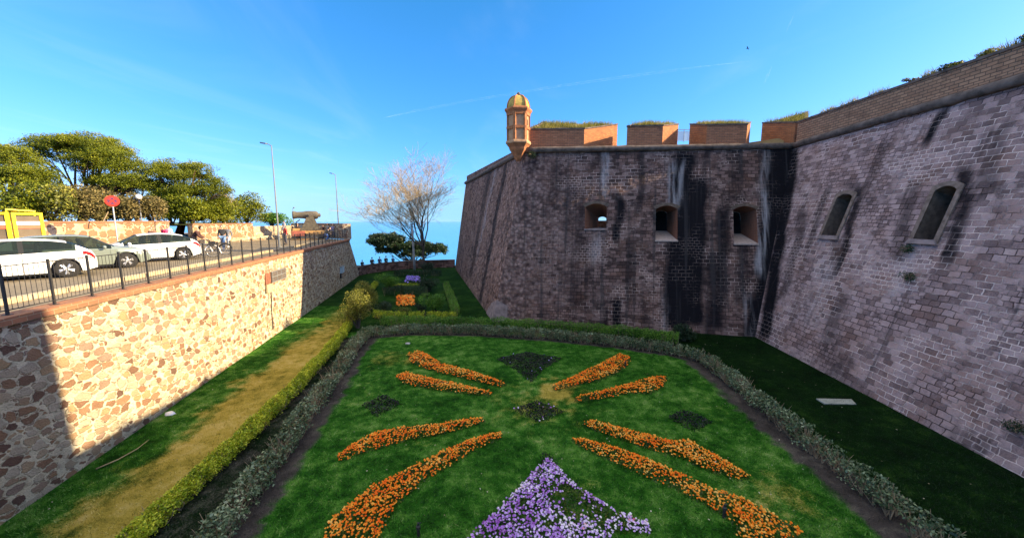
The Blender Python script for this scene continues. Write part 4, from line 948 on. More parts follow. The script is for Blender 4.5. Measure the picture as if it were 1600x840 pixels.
def resample(pl, step):
    out = []; 
    for a, b_ in zip(pl[:-1], pl[1:]):
        k = max(1, int((b_-a).length/step)); out += [a.lerp(b_, i/k) for i in range(k)]
    return out+[pl[-1]]
def hedge(label, pl, wdt, hgt, dens, size, m, stem=None, group=None, low=0.12, gaps=0.0, up=0.6, aspect=0.55, kind="hedge", core=True, cat="hedge"):
    """a clipped or ragged row of shrubs: leaves gathered near the skin of a rounded section, stems below"""
    o = thing(kind, label, cat, pl[0], 0, group); o_ = pl[0]
    P = np.array([tuple(p) for p in resample(pl, 0.1)]); seg = np.linalg.norm(np.diff(P, axis=0), axis=1); cum = np.concatenate([[0], np.cumsum(seg)]); L = cum[-1]
    n = int(dens*L); s = RNG.random(n)*L; i = np.clip(np.searchsorted(cum, s)-1, 0, len(P)-2); f = ((s-cum[i])/seg[i])[:, None]
    base = P[i]*(1-f)+P[i+1]*f; d = (P[i+1]-P[i])/seg[i][:, None]; nn = np.stack([-d[:, 1], d[:, 0], 0*s], 1)
    hv = np.array([1+0.22*vnoise(a*1.1, L, 1)+0.12*vnoise(a*3.7, L, 2) for a in s]); wv = np.array([1+0.25*vnoise(a*1.3, L, 5)+0.15*vnoise(a*4.1, L, 6) for a in s])
    th = RNG.random(n)*math.pi; rr = RNG.random(n)**0.35
    e = 0.6
    lat = np.sign(np.cos(th))*np.abs(np.cos(th))**e*rr; ver = np.abs(np.sin(th))**e*rr
    z = hgt*hv*(low+(1-low)*ver); C = base+nn*(lat*wdt*0.5*wv)[:, None]; C[:, 2] = z
    if gaps > 0:
        g = np.array([vnoise(a*2.3, b_*3.0, L) for a, b_ in zip(s, z/hgt*1.2)]); C = C[g > gaps-1+0.55]
    C += RNG.normal(size=C.shape)*0.02
    nor = unit(nn[:len(C)]*0+np.array([0, 0, 1.0])) if True else None
    C -= np.array(tuple(o_))
    leaves("foliage", C, size, m, o, aspect, up)
    if stem:
        mb = MB(); k = int(L*stem)
        for q in range(k):
            t_ = RNG.random()*L; j = min(max(int(np.searchsorted(cum, t_))-1, 0), len(P)-2); b0 = Vector(P[j])+Vector((0, 0, 0)); nv = Vector(((P[j+1]-P[j])/seg[j]).tolist()); nn_ = Vector((-nv.y, nv.x, 0))
            b0 = b0 + nn_*random.uniform(-0.3, 0.3)*wdt + nv*0.05
            for _ in range(3):
                tp = b0+nn_*random.uniform(-0.45, 0.45)*wdt+nv*random.uniform(-0.2, 0.2)+Vector((0, 0, hgt*random.uniform(0.6, 1.0)))
                md = b0.lerp(tp, 0.5)+Vector((random.uniform(-.05, .05), random.uniform(-.05, .05), 0))
                mb.tube([b0-o_, md-o_, tp-o_], [0.012, 0.009, 0.004], 4, False)
        mb.build("stems", M_stem, o)["kind"] = "stuff"
    return o
hedge("golden clipped hedge running beside the dry grass strip at the left of the garden", GOLD, 0.55, 0.50, 2600, 0.055, M_gold, 8, low=0.2)
gl2 = [G(*q) for q in ((546, 508), (562, 478), (588, 447))]
hedge("short golden hedge on the left side of the far bushes near the moat's end", gl2, 0.5, 0.6, 900, 0.07, M_gold, 4, low=0.2)
hedge("straggly grey-green hedge with bare stems left of the flower lawn", GREYL, 0.70, 0.60, 1050, 0.082, M_grey, 16, gaps=0.30, up=0.9)
hedge("grey-green hedge with bare stems across the back of the flower lawn", GREYB, 0.65, 0.62, 1150, 0.075, M_grey, 18, gaps=0.24, up=0.7)
hedge("straggly grey-green hedge with bare stems right of the flower lawn", GREYR, 0.70, 0.60, 1050, 0.082, M_grey, 16, gaps=0.30, up=0.9)
bk = [G(*q) for q in ((596, 511), (700, 512), (800, 516), (900, 522), (1000, 532), (1060, 541))]
hedge("bright green clipped hedge just behind the back grey-green hedge", bk, 0.6, 0.78, 1500, 0.06, M_green, 4, low=0.2)
for lab, a, b_ in (("short golden hedge block in front of the orange bed, left piece", (584, 497), (634, 498)), ("shortest golden hedge block in front of the orange bed, between two longer ones", (638, 499), (663, 499)), ("short golden hedge block below the round green bush", (668, 499), (714, 500))):
    hedge(lab, [G(*a), G(*b_)], 0.5, 0.6, 1100, 0.065, M_gold, 4, group="golden hedge blocks of the far garden", low=0.1)
hedge("green hedge running away right of the round green bush along the castle-side lawn", [G(713, 497), G(704, 470), G(697, 452)], 0.6, 0.9, 900, 0.07, M_green, 4)
hedge("dark clipped hedge across the garden behind the orange flower bed", [G(600, 462), G(630, 460), G(668, 462)], 0.8, 0.85, 1400, 0.07, M_dgreen, 3)
hedge("thin pale golden edging hedge in front of the far purple flowers", [G(612, 447), G(662, 447)], 0.3, 0.3, 700, 0.06, M_gold, 3)
hedge("dark clipped hedge behind the far purple flowers near the parapet", [G(616, 431), G(690, 431)], 0.8, 0.8, 1100, 0.08, M_dgreen, 3)

def bush(label, c, r, n, size, m, name="bush", cat="bush", group=None, trunk=True, lumps=7, parent=None):
    """a shrub crown made of several leaf clumps over short stems"""
    c = Vector(c); o = thing(name, label, cat, c, 0, group)
    cl = []
    for i in range(lumps):
        a = random.uniform(0, 2*math.pi); k = random.uniform(0.1, 0.62); zz_ = random.uniform(0.45, 1.15)
        cl.append((Vector((r[0]*k*math.cos(a), r[1]*k*math.sin(a), r[2]*zz_)), random.uniform(0.42, 0.62)))
    P = []
    for p, s in cl:
        k = n//lumps; d = unit(RNG.normal(size=(k, 3))); rad = (RNG.random(k)**0.3)[:, None]*s
        q = np.array(tuple(p))+d*rad*np.array([r[0], r[1], r[2]*0.9]); P.append(q)
    P = np.concatenate(P); g = np.array([vnoise(a*1.6/max(r[0], 0.8), b_*1.6/max(r[0], 0.8), q*1.6/max(r[0], 0.8)) for a, b_, q in P*2.0]); P = P[(P[:, 2] > 0.05) & (g > -0.42)]
    leaves("foliage", P, size, m, o, 0.55, 0.4)
    if trunk:
        mb = MB()
        for p, s in cl: mb.tube([Vector((random.uniform(-.1, .1)*r[0], random.uniform(-.1, .1)*r[1], -0.1)), p*0.5+Vector((0, 0, 0.1)), p], [0.05*r[0]**0.5, 0.035*r[0]**0.5, 0.012], 5)
        mb.build("stems", M_bark, o)["kind"] = "stuff"
    return o
bush("large olive-gold bush at the left corner where the hedges meet", G(560, 512), (1.25, 1.1, 1.7), 6500, 0.085, M_olive)
bush("olive-green bush behind the golden bush near the left path", G(579, 484), (1.35, 1.2, 1.75), 6500, 0.085, M_olive)
bush("round clipped green bush right of the orange flower bed", G(681, 489), (1.1, 1.0, 1.05), 6000, 0.075, M_green)
bush("loose green bush left of the far purple flowers", G(610, 452), (1.5, 1.2, 1.05), 4200, 0.09, M_green)
bush("dark green bush right of the far purple flowers", G(670, 455), (1.2, 1.0, 0.95), 3600, 0.09, M_dgreen)
bush("small dark bush beside the orange bed's left end", G(600, 486), (0.75, 0.7, 0.55), 2200, 0.07, M_dgreen)
bush("small dark bush between the orange bed and the round green bush", G(657, 487), (0.5, 0.5, 0.5), 1500, 0.07, M_dgreen)
bush("low straggly shrub in front of the orange flower bed", G(633, 489), (0.8, 0.3, 0.3), 900, 0.06, M_olive)
bush("dark shrub growing at the foot of the bastion behind the back hedge", G(1068, 532), (0.95, 0.7, 0.7), 2600, 0.08, M_dgreen)
bush("dark round shrub at the foot of the bare tree", G(668, 424), (1.3, 1.0, 0.8), 2400, 0.11, M_dgreen)

# ---------------------------------------------------------------- flower beds
def blossoms(name, C, size, m, parent, petals=((6, 0.9, 0.15), (5, 0.55, 0.6))):
    """each blossom: rings of petals round a centre"""
    n = len(C); sz = size*(0.7+0.6*RNG.random(n)); rnd = RNG.random(n); V = []
    tilt = unit(np.stack([RNG.normal(size=n)*0.35, RNG.normal(size=n)*0.35-0.25, np.ones(n)], 1)); e1 = unit(np.cross(tilt, np.array([0.3, 1, 0.1]))); e2 = np.cross(tilt, e1); a0 = RNG.random(n)*6.28
    for k, rad, rise in petals:
        for j in range(k):
            a = a0+2*math.pi*j/k; dr = e1*np.cos(a)[:, None]+e2*np.sin(a)[:, None]; sd = -e1*np.sin(a)[:, None]+e2*np.cos(a)[:, None]
            s = sz[:, None]; w_ = 0.62*rad
            p0 = C+tilt*s*rise*0.5; p1 = C+dr*s*rad*0.6+sd*s*w_*0.6+tilt*s*rise; p2 = C+dr*s*rad+tilt*s*rise*0.75; p3 = C+dr*s*rad*0.6-sd*s*w_*0.6+tilt*s*rise
            V.append(np.stack([p0, p1, p2, p3], 1))
    K = len(V); V = np.stack(V, 1).reshape(-1, 3)
    o = np_mesh(name, V, 4, m, parent, np.repeat(rnd, K)); o['kind'] = 'stuff'; return o
def petalmat(name, stops, big=0.0):
    m, nt, b = mat(name); t = T(nt); r = t.attr('rnd').outputs['Fac']
    if big: r = t.math('ADD', t.math('MULTIPLY', r, 0.6), t.math('MULTIPLY', t.step(t.noise(t.obj, big, 2.0), 0.3, 0.7), 0.4))
    c = t.ramp(r, *stops); t.link(c, b.inputs['Base Color']); b.inputs['Roughness'].default_value = 0.6
    tr = t.n('BsdfTranslucent', {'Color': c}); mx = t.n('MixShader', {0: 0.2, 1: b.outputs[0], 2: tr.outputs[0]}); t.link(mx.outputs[0], nt.nodes['Material Output'].inputs['Surface']); return m
M_marigold = petalmat("marigold_petals", ((0.0, (0.98, 0.13, 0.003)), (0.4, (0.98, 0.25, 0.008)), (0.7, (1.0, 0.45, 0.045)), (1.0, (1.0, 0.68, 0.2))), 1.6)
M_pansy = petalmat("pansy_petals", ((0.0, (0.22, 0.02, 0.32)), (0.25, (0.42, 0.16, 0.60)), (0.52, (0.58, 0.36, 0.82)), (0.78, (0.90, 0.78, 0.92)), (0.93, (0.95, 0.88, 0.92)), (1.0, (0.60, 0.03, 0.16))), 0.8)
M_violet = petalmat("violet_petals", ((0.0, (0.20, 0.10, 0.70)), (1.0, (0.55, 0.45, 0.95))))
def bed(label, px, hgt, leafm, ldens, lsize, pet=None, pdens=0, psize=0.04, skip=None, group=None, petals=((6, 0.9, 0.15), (5, 0.55, 0.6)), name="flower_bed", hole=None):
    pl = [G(*q) for q in px]; c = sum(pl, Vector())/len(pl); o = thing(name, label, "flower bed", c, 0, group); A = area(pl)
    def pts(n):
        q = poly_sample(pl, n); d, _ = seg_dist(q, pl+[pl[0]]); h = np.minimum(1, d/0.22+0.35); return q, h
    n = int(ldens*A); q, h = pts(n)
    z = hgt*h*RNG.random(n)**0.6*(0.75+0.35*np.array([vnoise(a*3, b_*3, 7) for a, b_ in q]))
    leaves("foliage", np.column_stack([q+RNG.normal(size=q.shape)*0.035, z])-np.array(tuple(c)), lsize, leafm, o, 0.6, 0.8)
    if pet:
        n = int(pdens*A); q, h = pts(n); q = q+RNG.normal(size=q.shape)*0.03
        if hole is not None:
            hp = np.array([(p.x, p.y) for p in (G(*t_) for t_ in hole)]); jj = q+RNG.normal(size=q.shape)*0.10; k = ~inside(hp, jj) | (RNG.random(n) < 0.10); q, h = q[k], h[k]
        g = np.array([vnoise(a*1.9, b_*1.9, 11) for a, b_ in q]); k = RNG.random(len(q)) < np.clip(0.85+g*0.8, 0.2, 1); q, h = q[k], h[k]
        z = hgt*h*(0.85+0.35*RNG.random(len(q)))
        blossoms("blossoms", np.column_stack([q, z])-np.array(tuple(c)), psize, pet, o, petals)
    return o
RAYS = [
 ("orange marigold ray with a rounded head, farthest left of the dark triangle bed", ((636, 556), (655, 550), (672, 558), (690, 570), (740, 583), (793, 602), (785, 606), (735, 594), (690, 584), (662, 576), (643, 567))),
 ("thin orange marigold ray below the farthest left one, pointing at the lawn's middle", ((617, 587), (640, 585), (680, 595), (720, 603), (768, 615), (765, 620), (710, 614), (670, 608), (640, 602), (625, 595))),
 ("orange marigold ray below the small dark left bed, widest in its middle", ((525, 716), (545, 700), (580, 680), (620, 670), (680, 666), (720, 659), (755, 654), (758, 660), (720, 671), (690, 680), (640, 687), (600, 698), (560, 712), (535, 722))),
 ("largest orange marigold ray with a broad club-shaped foot at the lower left", ((503, 848), (515, 815), (550, 788), (580, 763), (620, 743), (660, 723), (700, 703), (740, 687), (783, 677), (783, 685), (740, 706), (700, 730), (665, 750), (640, 770), (618, 792), (612, 805), (588, 848))),
 ("orange marigold ray right of the dark triangle bed, ending in a raised head", ((985, 560), (965, 555), (945, 567), (915, 581), (885, 595), (863, 605), (866, 611), (900, 603), (940, 594), (965, 583), (980, 572))),
 ("thin orange marigold ray below the far right one, with a wedge-shaped end", ((1043, 591), (1025, 590), (990, 600), (950, 611), (915, 619), (896, 624), (900, 629), (950, 622), (985, 615), (1015, 616), (1035, 606))),
 ("orange marigold ray nearest the small dark right bed, running to the lower right", ((913, 661), (930, 659), (970, 671), (1010, 681), (1050, 692), (1075, 689), (1100, 704), (1140, 726), (1172, 745), (1155, 750), (1110, 737), (1060, 714), (1010, 702), (960, 684), (920, 669))),
 ("longest orange marigold ray, broadening towards the lower right corner of the lawn", ((893, 687), (915, 689), (960, 701), (1010, 719), (1060, 741), (1110, 764), (1160, 781), (1210, 807), (1255, 832), (1232, 856), (1162, 852), (1142, 815), (1100, 788), (1040, 758), (990, 737), (930, 710), (900, 695)))]
for lab, px in RAYS:
    near = max(p[1] for p in px) > 640
    bed(lab, px, 0.15 if near else 0.17, M_bedleaf, 900, 0.055, M_marigold, 400 if near else 270, 0.029 if near else 0.035, group="marigold rays on the lawn")
bed("large purple and white pansy triangle at the bottom centre with a green gap inside", ((857, 716), (872, 732), (900, 762), (960, 798), (1017, 822), (1012, 834), (960, 832), (930, 870), (700, 890), (742, 832), (788, 788), (828, 745), (848, 724)), 0.14, M_bedleaf, 800, 0.055, M_pansy, 400, 0.031, petals=((5, 0.95, 0.12),), hole=((868, 752), (902, 770), (945, 795), (985, 814), (960, 822), (905, 818), (872, 803), (856, 778)))
bed("dark tip bed above the purple pansy triangle with dusky leaves", ((848, 707), (862, 712), (872, 728), (846, 728)), 0.16, M_dbed, 900, 0.05)
bed("dark triangular bed near the back hedge with dusky purple-green leaves", ((776, 561), (800, 556), (825, 551), (850, 556), (878, 560), (850, 576), (830, 598), (812, 582)), 0.16, M_dbed, 900, 0.06, M_violet, 3, 0.03)
bed("dark diamond bed in the middle of the lawn with a few mauve flowers", ((803, 640), (838, 627), (882, 643), (842, 661)), 0.17, M_dbed, 800, 0.06, M_pansy, 10, 0.035)
bed("small dark diamond bed on the left side of the lawn", ((565, 633), (600, 618), (630, 631), (588, 651)), 0.18, M_dbed, 800, 0.06)
bed("small dark diamond bed on the right side of the lawn", ((1040, 652), (1072, 641), (1113, 660), (1085, 675)), 0.17, M_dbed, 800, 0.06)
bed("square orange marigold bed in the far garden between clipped bushes", ((620, 464), (648, 464), (648, 479), (620, 479)), 0.22, M_bedleaf, 300, 0.07, M_marigold, 90, 0.075)
bed("small violet flower bed far back in front of the moat's end parapet", ((635, 434), (656, 434), (656, 442), (633, 442)), 0.25, M_dgreen, 200, 0.09, M_violet, 30, 0.10)

# ---------------------------------------------------------------- wild plants on the castle walls
def wallplant(label, W, px, r, n, m, drop=0.0):
    u, v = W.inv(*px); p = W.P(u, v, 0.12); o = thing("wall_plant", label, "plant", p)
    d = unit(RNG.normal(size=(n, 3))); P = d*(RNG.random(n)**0.4)[:, None]*np.array([r, r, r*0.8]); P[:, 2] += drop*r; nv = np.array(tuple(W.nor)); P += nv*np.abs(P@nv)[:, None]*0.6
    leaves("foliage", P, 0.07, m, o, 0.4, 0.4)
    mb = MB()
    for k in range(9):
        q = Vector(P[k*3].tolist())*1.1; mb.tube([-W.nor*0.1, q*0.5+W.nor*0.05, q], [0.012, 0.008, 0.004], 4)
    mb.build("stems", M_stem, o)["kind"] = "stuff"
wallplant("dark plant tuft hanging from the sill of the nearer slit window", WR, (1424, 388), 0.24, 260, M_dgreen, -0.2)
wallplant("dark wall plant on the curtain wall below the nearer slit window", WR, (1426, 432), 0.26, 300, M_dgreen, -0.1)
wallplant("dark green wall plant on the curtain wall at the right edge of the photo", WR, (1597, 668), 0.25, 260, M_dgreen)
wallplant("dark ivy tuft on the bastion just below the sentry box", WF, (832, 241), 0.33, 420, M_dgreen, -0.3)

def proj_x(p):
    d = Vector(p)-Vector((0, 0, H)); return 800+580*d.x/(d.y*math.cos(PITCH)-d.z*math.sin(PITCH))
for lab, px, r, mm in (("dark low shrub on top of the curtain wall parapet", 1466, (0.42, 0.35, 0.24), M_dgreen), ("yellow-green low shrub on the curtain wall parapet right of the dark one", 1484, (0.35, 0.3, 0.20), M_olive), ("low green shrub on the parapet halfway to the photo's right edge", 1528, (0.4, 0.35, 0.22), M_olive), ("dark scrubby shrub on the parapet at the right edge of the photo", 1588, (0.4, 0.35, 0.25), M_dgreen), ("small dry shrub on the parapet left of the dark shrub", 1412, (0.4, 0.3, 0.2), M_scrub)):
    s = min((k/400 for k in range(401)), key=lambda k: abs(proj_x(hiR[0].lerp(hiR[1], k))-px)); p = hiR[0].lerp(hiR[1], s)-nR*0.3+Vector((0, 0, 0.08)); bush(lab, p, r, 700, 0.06, mm, group="shrubs on the parapet", lumps=4)

# ---------------------------------------------------------------- trees
def pine(label, base, crowns, n, m, trunk_r=0.25, name="pine_tree", size=0.135, flat=0.6, aspect=0.36, bark=None):
    """trunk and limbs carrying flattened clumps of needles; crowns = (centre, radii)"""
    base = Vector(base); o = thing(name, label, "tree", base); tot_ = sum(r[0]*r[1]*r[2]**0.5 for c, r in crowns); P = []; tips = []
    for c, r in crowns:
        c = Vector(c)-base; k = max(14, int(26*r[0]*r[1]*r[2]**0.5)); nn = int(5.0*n*r[0]*r[1]*r[2]**0.5/tot_)
        d = unit(RNG.normal(size=(k, 3))); d[:, 2] = np.abs(d[:, 2])*1.25-0.35
        cc = np.array(tuple(c))+d*np.array(r)*(RNG.random(k)**0.45)[:, None]
        pick = RNG.integers(0, k, nn); cs = (0.42+0.30*RNG.random(k))[pick][:, None]
        dd = unit(RNG.normal(size=(nn, 3)))*(RNG.random(nn)**0.4)[:, None]*cs*np.array([1.25, 1.25, flat]); P.append(cc[pick]+dd); tips += [Vector(x.tolist()) for x in cc[:3]]
    P = np.concatenate(P); g = np.array([vnoise(a*0.8+3, b_*0.8, q*1.1)+0.6*vnoise(a*2.1, b_*2.1, q*2.4) for a, b_, q in P]); P = P[g > -0.22]; leaves("crown", P, size, m, o, aspect, 0.5)
    mb = MB(); fork = Vector((0, 0, 0))
    top = sum((Vector(c)-base for c, r in crowns), Vector())/len(crowns); fork = top*0.45; fork.z = max(0.6, top.z*0.42)
    mb.tube([Vector((0, 0, -0.3)), fork*0.5+Vector((0.1, 0, 0)), fork], [trunk_r*1.25, trunk_r, trunk_r*0.8], 8)
    for q in tips:
        st_ = (fork*0.5).lerp(fork, random.uniform(0.55, 1.0)); L_ = (q-st_).length; jit = lambda k: Vector((random.gauss(0, k), random.gauss(0, k), random.gauss(0, k)))*L_
        m1 = st_.lerp(q, 0.35)+Vector((0, 0, -0.10*L_))+jit(0.05); m2 = st_.lerp(q, 0.7)+Vector((0, 0, -0.06*L_))+jit(0.035); mb.tube([st_, m1, m2, q], [trunk_r*0.5, trunk_r*0.34, trunk_r*0.2, 0.03], 5, False)
        for _ in range(3): q2 = q+jit(0.05)-Vector((0, 0, 0.05*L_)); mb.tube([m2, m2.lerp(q2, 0.5)+jit(0.03), q2], [trunk_r*0.16, trunk_r*0.1, 0.015], 4, False)
    mb.build("trunk", bark or M_pinebark, o); return o
BZ = 6.4
pine("leftmost umbrella pine with a golden-green crown cut by the photo's left edge", AT(2, 330, 31).to_2d().to_3d()+Vector((0, 0, BZ)), [(AT(10, 250, 31), (2.6, 2.2, 1.3)), (AT(-40, 245, 31), (2.5, 2.2, 1.5)), (AT(40, 272, 30), (2.0, 1.6, 1.0)), (AT(10, 285, 30), (2.6, 1.6, 1.2)), (AT(58, 285, 30), (1.6, 1.3, 0.9))], 15000, M_pine)
pine("tall wide umbrella pine with sky showing under its crown", AT(120, 320, 36).to_2d().to_3d()+Vector((0, 0, BZ)), [(AT(95, 232, 36), (3.0, 2.4, 1.2)), (AT(140, 230, 36), (3.4, 2.6, 1.3)), (AT(172, 248, 35), (2.4, 2.0, 1.2)), (AT(195, 265, 35), (1.6, 1.4, 0.8)), (AT(150, 262, 35), (2.4, 1.6, 0.7)), (AT(72, 246, 36), (1.4, 1.2, 0.8)), (AT(190, 285, 34), (1.9, 1.4, 0.9)), (AT(165, 282, 35), (1.7, 1.4, 0.8)), (AT(140, 248, 35), (2.4, 1.6, 1.0)), (AT(215, 282, 35), (1.3, 1.2, 0.9))], 24000, M_pine, 0.3)
pine("broad bushy pine nearest the street lamps, its crown reaching the wall", AT(278, 345, 37).to_2d().to_3d()+Vector((0, 0, BZ-0.6)), [(AT(262, 270, 37), (2.2, 2.0, 1.4)), (AT(300, 275, 37), (2.4, 2.0, 1.5)), (AT(325, 298, 37), (1.8, 1.6, 1.4)), (AT(280, 305, 36), (2.8, 1.8, 1.5)), (AT(245, 290, 37), (1.4, 1.4, 1.2)), (AT(345, 322, 38), (1.5, 1.4, 1.1)), (AT(310, 330, 36.5), (2.0, 1.4, 0.8)), (AT(285, 330, 36), (2.4, 1.5, 1.1)), (AT(330, 338, 37), (2.2, 1.5, 1.0)), (AT(260, 318, 37), (1.8, 1.4, 1.3))], 26000, M_pine, 0.28)
pine("low dark pine behind the gap between the umbrella pine and the broad pine", AT(215, 330, 42).to_2d().to_3d()+Vector((0, 0, BZ)), [(AT(212, 292, 42), (2.4, 2.0, 0.9)), (AT(170, 298, 42), (2.2, 2.0, 0.8))], 6000, M_pine, 0.2)
for lab, px, Y, r, mm, n in (("dark green bush on the bank behind the yellow barriers", (30, 345), 26, (2.4, 1.4, 2.0), M_pine, 5200), ("dense olive bush on the bank right of the yellow barriers", (85, 345), 27, (2.2, 1.4, 2.0), M_olive, 5200), ("straw-coloured bush on the bank above the stone wall", (128, 345), 28, (2.1, 1.4, 1.9), M_scrub, 5200), ("dry brown-green bush on the bank left of the no-stopping sign", (158, 345), 30, (2.0, 1.3, 1.9), M_scrub, 5000),
        ("dry bush on the bank behind the no-stopping sign", (200, 345), 30, (2.0, 1.3, 1.75), M_scrub, 5000), ("pale dry bush on the bank beside the globe lamp", (238, 345), 31, (1.9, 1.2, 1.6), M_scrub, 4800), ("dark green bush filling the gap under the broad pine, behind the crimson jacket", (268, 345), 35, (2.2, 1.3, 1.9), M_pine, 4800), ("green bush under the broad pine's middle, above the dark couple", (302, 345), 35, (2.3, 1.3, 1.8), M_pine, 4800), ("green bush under the broad pine's right side", (332, 345), 37, (2.2, 1.3, 1.7), M_pine, 4600),
        ("green bush above the pale block wall near the tall street lamp", (385, 348), 42, (2.6, 1.6, 2.6), M_pine, 6200), ("leafy bush hanging over the far end of the pale block wall", (425, 350), 46, (2.2, 1.4, 1.3), M_green, 4400), ("small bush at the right shoulder of the broad pine", (352, 345), 40, (2.3, 1.3, 2.6), M_pine, 5600)):
    p = AT(*px, Y); bush(lab, (p.x, p.y, BZ if Y < 40 else 5.9), r, n, 0.17, mm, group="bushes on the bank", lumps=8)

def bare_tree(label, base, hgt, spread, m, tw, name="bare_tree", levels=5, seed=3, pale=True, fork=0.22, main=7, r0=0.22, shift=0.0):
    rs = random.Random(seed); base = Vector(base); o = thing(name, label, "tree", base); mt = MB(); ml = MB(); mtw = MB(); tips = []
    def grow(p, d, L, r, lv):
        k = 3 if lv > 1 else 2; pts_ = [p]; q = p; dd = d.copy()
        for i in range(k):
            dd = (dd+Vector((rs.gauss(0, .16), rs.gauss(0, .16), rs.gauss(0.07, .10)))).normalized(); q = q+dd*L/k; pts_.append(q)
        tgt = mt if lv == levels else (ml if lv > 1 else mtw)
        rr = [max(0.008, r*(1-0.45*i/k)) for i in range(k+1)]
        tgt.tube(pts_, rr, 7 if lv > 3 else (4 if lv > 1 else 3), False)
        if lv == 0: tips.append(pts_[-1]); return
        nb = {5: main, 4: 5, 3: 5, 2: 4, 1: 3}.get(lv, 4)
        for j in range(nb):
            f = rs.uniform(0.35, 1.0) if lv < levels else rs.uniform(0.8, 1.0)
            i = min(int(f*k), k-1); s0 = pts_[i].lerp(pts_[i+1], f*k-i)
            side = Vector((rs.gauss(0, 1), rs.gauss(0, 1), rs.gauss(0, .5))); side = (side-dd*side.dot(dd)).normalized()
            ang = rs.uniform(0.30, 0.85) if lv < levels else (0.12+1.25*(j+0.5)/nb if lv == levels else 0)
            nd = (dd*math.cos(ang)+side*math.sin(ang)+Vector((0, 0, 0.08))).normalized()
            grow(s0, nd, L*(rs.uniform(0.50, 0.72) if lv < levels else rs.uniform(1.25, 1.9)), rr[i]*(0.52 if lv < levels else 0.5), lv-1)
    grow(Vector((0, 0, -0.2)), Vector((rs.gauss(0, .01)-0.015, 0, 1)), hgt*fork, r0, levels)
    # fit to the wanted height and spread
    allv = mt.v+ml.v+mtw.v; zmax = max(v[2] for v in allv); xmax = sorted(abs(v[0]) for v in allv)[int(len(allv)*0.985)]
    for mb in (mt, ml, mtw): mb.v = [(v[0]*spread/xmax if v[2] > hgt*fork*0.7 else v[0], v[1]*spread/xmax*0.9 if v[2] > hgt*fork*0.7 else v[1], v[2]*hgt/zmax) for v in mb.v]
    if shift:
        for mb in (mt, ml, mtw): mb.v = [(v[0]+shift*min(1, max(0, (v[2]-hgt*0.12)/(hgt*0.5))), v[1], v[2]) for v in mb.v]
    mt.build("trunk", m, o, True); ml.build("limbs", m, o, True); mtw.build("twigs", tw, o)
    if pale:
        tp = np.array([(t_.x*spread/xmax+shift*min(1, max(0, (t_.z*hgt/zmax-hgt*0.12)/(hgt*0.5))), t_.y*spread/xmax*0.9, t_.z*hgt/zmax) for t_ in tips]); g = np.array([vnoise(a*0.35, b_*0.35, c*0.35) for a, b_, c in tp]); tp = tp[(tp[:, 2] > hgt*0.42) & (g > -0.3)]
        P = np.repeat(tp, 5, axis=0)+RNG.normal(size=(5*len(tp), 3))*0.22; leaves("buds", P, 0.075, M_buds, o, 0.5, 0.2)
    return o
M_buds = leafmat("pale_buds", ((0.1, (0.20, 0.14, 0.05)), (0.9, (0.42, 0.31, 0.12))), 0.7, 0.35)
tb = G(662, 421); SHIFT = 1.5
bare_tree("large leafless tree with sunlit golden twigs standing at the end of the moat", tb, AT(650, 216, tb.y).z, 7.9, M_bark, M_twig, levels=5, seed=11, main=10, fork=0.21, shift=SHIFT)
sp_ = AT(352, 330, 38); bare_tree("small leafless shrub tree growing before the broad pine's right side", (sp_.x, sp_.y, 6.2), 4.2, 1.6, M_twig, M_twig, levels=4, seed=5, pale=False, r0=0.06, main=5)
db = G(650, 398, -1.5); db = Vector((-15.2, 61, -1.6))
pine("dark low spreading tree beyond the parapet, its crown under the bare tree", db, [(AT(612, 378, 60), (2.8, 1.8, 1.5)), (AT(592, 376, 60), (1.8, 1.6, 1.2)), (AT(632, 386, 60), (2.6, 1.8, 1.4)), (AT(660, 390, 60), (2.2, 1.5, 1.4)), (AT(684, 391, 60), (1.6, 1.2, 1.2)), (AT(605, 390, 60), (1.8, 1.4, 0.9)), (AT(645, 396, 59), (1.8, 1.2, 0.9))], 13000, M_dgreen, 0.22, "spreading_tree", 0.26, 0.75, 0.5, M_bark)

# ================================================================== GARDEN ODDMENTS
sl_ = [G(1275, 623), G(1330, 624), G(1338, 632), G(1288, 631)]
c = sum(sl_, Vector())/4
mb = MB(); mb.hexa([p-c+Vector((0, 0, -0.05)) for p in sl_][::-1], [p-c+Vector((0, 0, 0.03)) for p in sl_][::-1])
tag(mb.build("concrete_slab", plain("pale_concrete", (0.26, 0.27, 0.24), 0.9, var=0.3, scale=4, bump=0.01), None, False, c), "pale concrete slab lying in the dark grass below the curtain wall", "slab")
def sprinkler(px, lab):
    p = G(*px); o = thing("sprinkler", lab, "sprinkler", p, 0, "sprinklers on the lawn")
    mb = MB(); mb.lathe([(0.035, -0.02), (0.035, 0.2), (0.05, 0.21), (0.05, 0.26), (0.03, 0.28)], n=10); mb.build("riser", M_metal_d, o)
    mb = MB(); mb.lathe([(0.022, 0.28), (0.022, 0.33), (0.012, 0.345)], n=8); mb.tube([(0, 0, 0.32), (0.06, 0, 0.34)], 0.01, 5); mb.build("nozzle", M_metal_d, o)
sprinkler((977, 574), "dark sprinkler head standing right of the raised marigold ray end")
sprinkler((1131, 808), "dark sprinkler head beside the longest marigold ray")
sprinkler((654, 838), "dark sprinkler head at the bottom edge left of the pansy triangle")
def litter(px, sz, lab, m, z=0.0):
    p = G(*px); bm = bmesh.new(); bmesh.ops.create_icosphere(bm, subdivisions=2, radius=1)
    for v in bm.verts: v.co = Vector((v.co.x*sz, v.co.y*sz*0.7, max(v.co.z, -0.3)*sz*0.5))*(1+0.45*vnoise(v.co.x*2.3+px[0], v.co.y*2.3, v.co.z*2.3))
    me = bpy.data.meshes.new("litter"); bm.to_mesh(me); bm.free(); me.materials.append(m); tag(link("litter", me, None, p+Vector((0, 0, 0.12*sz))), lab, "litter")
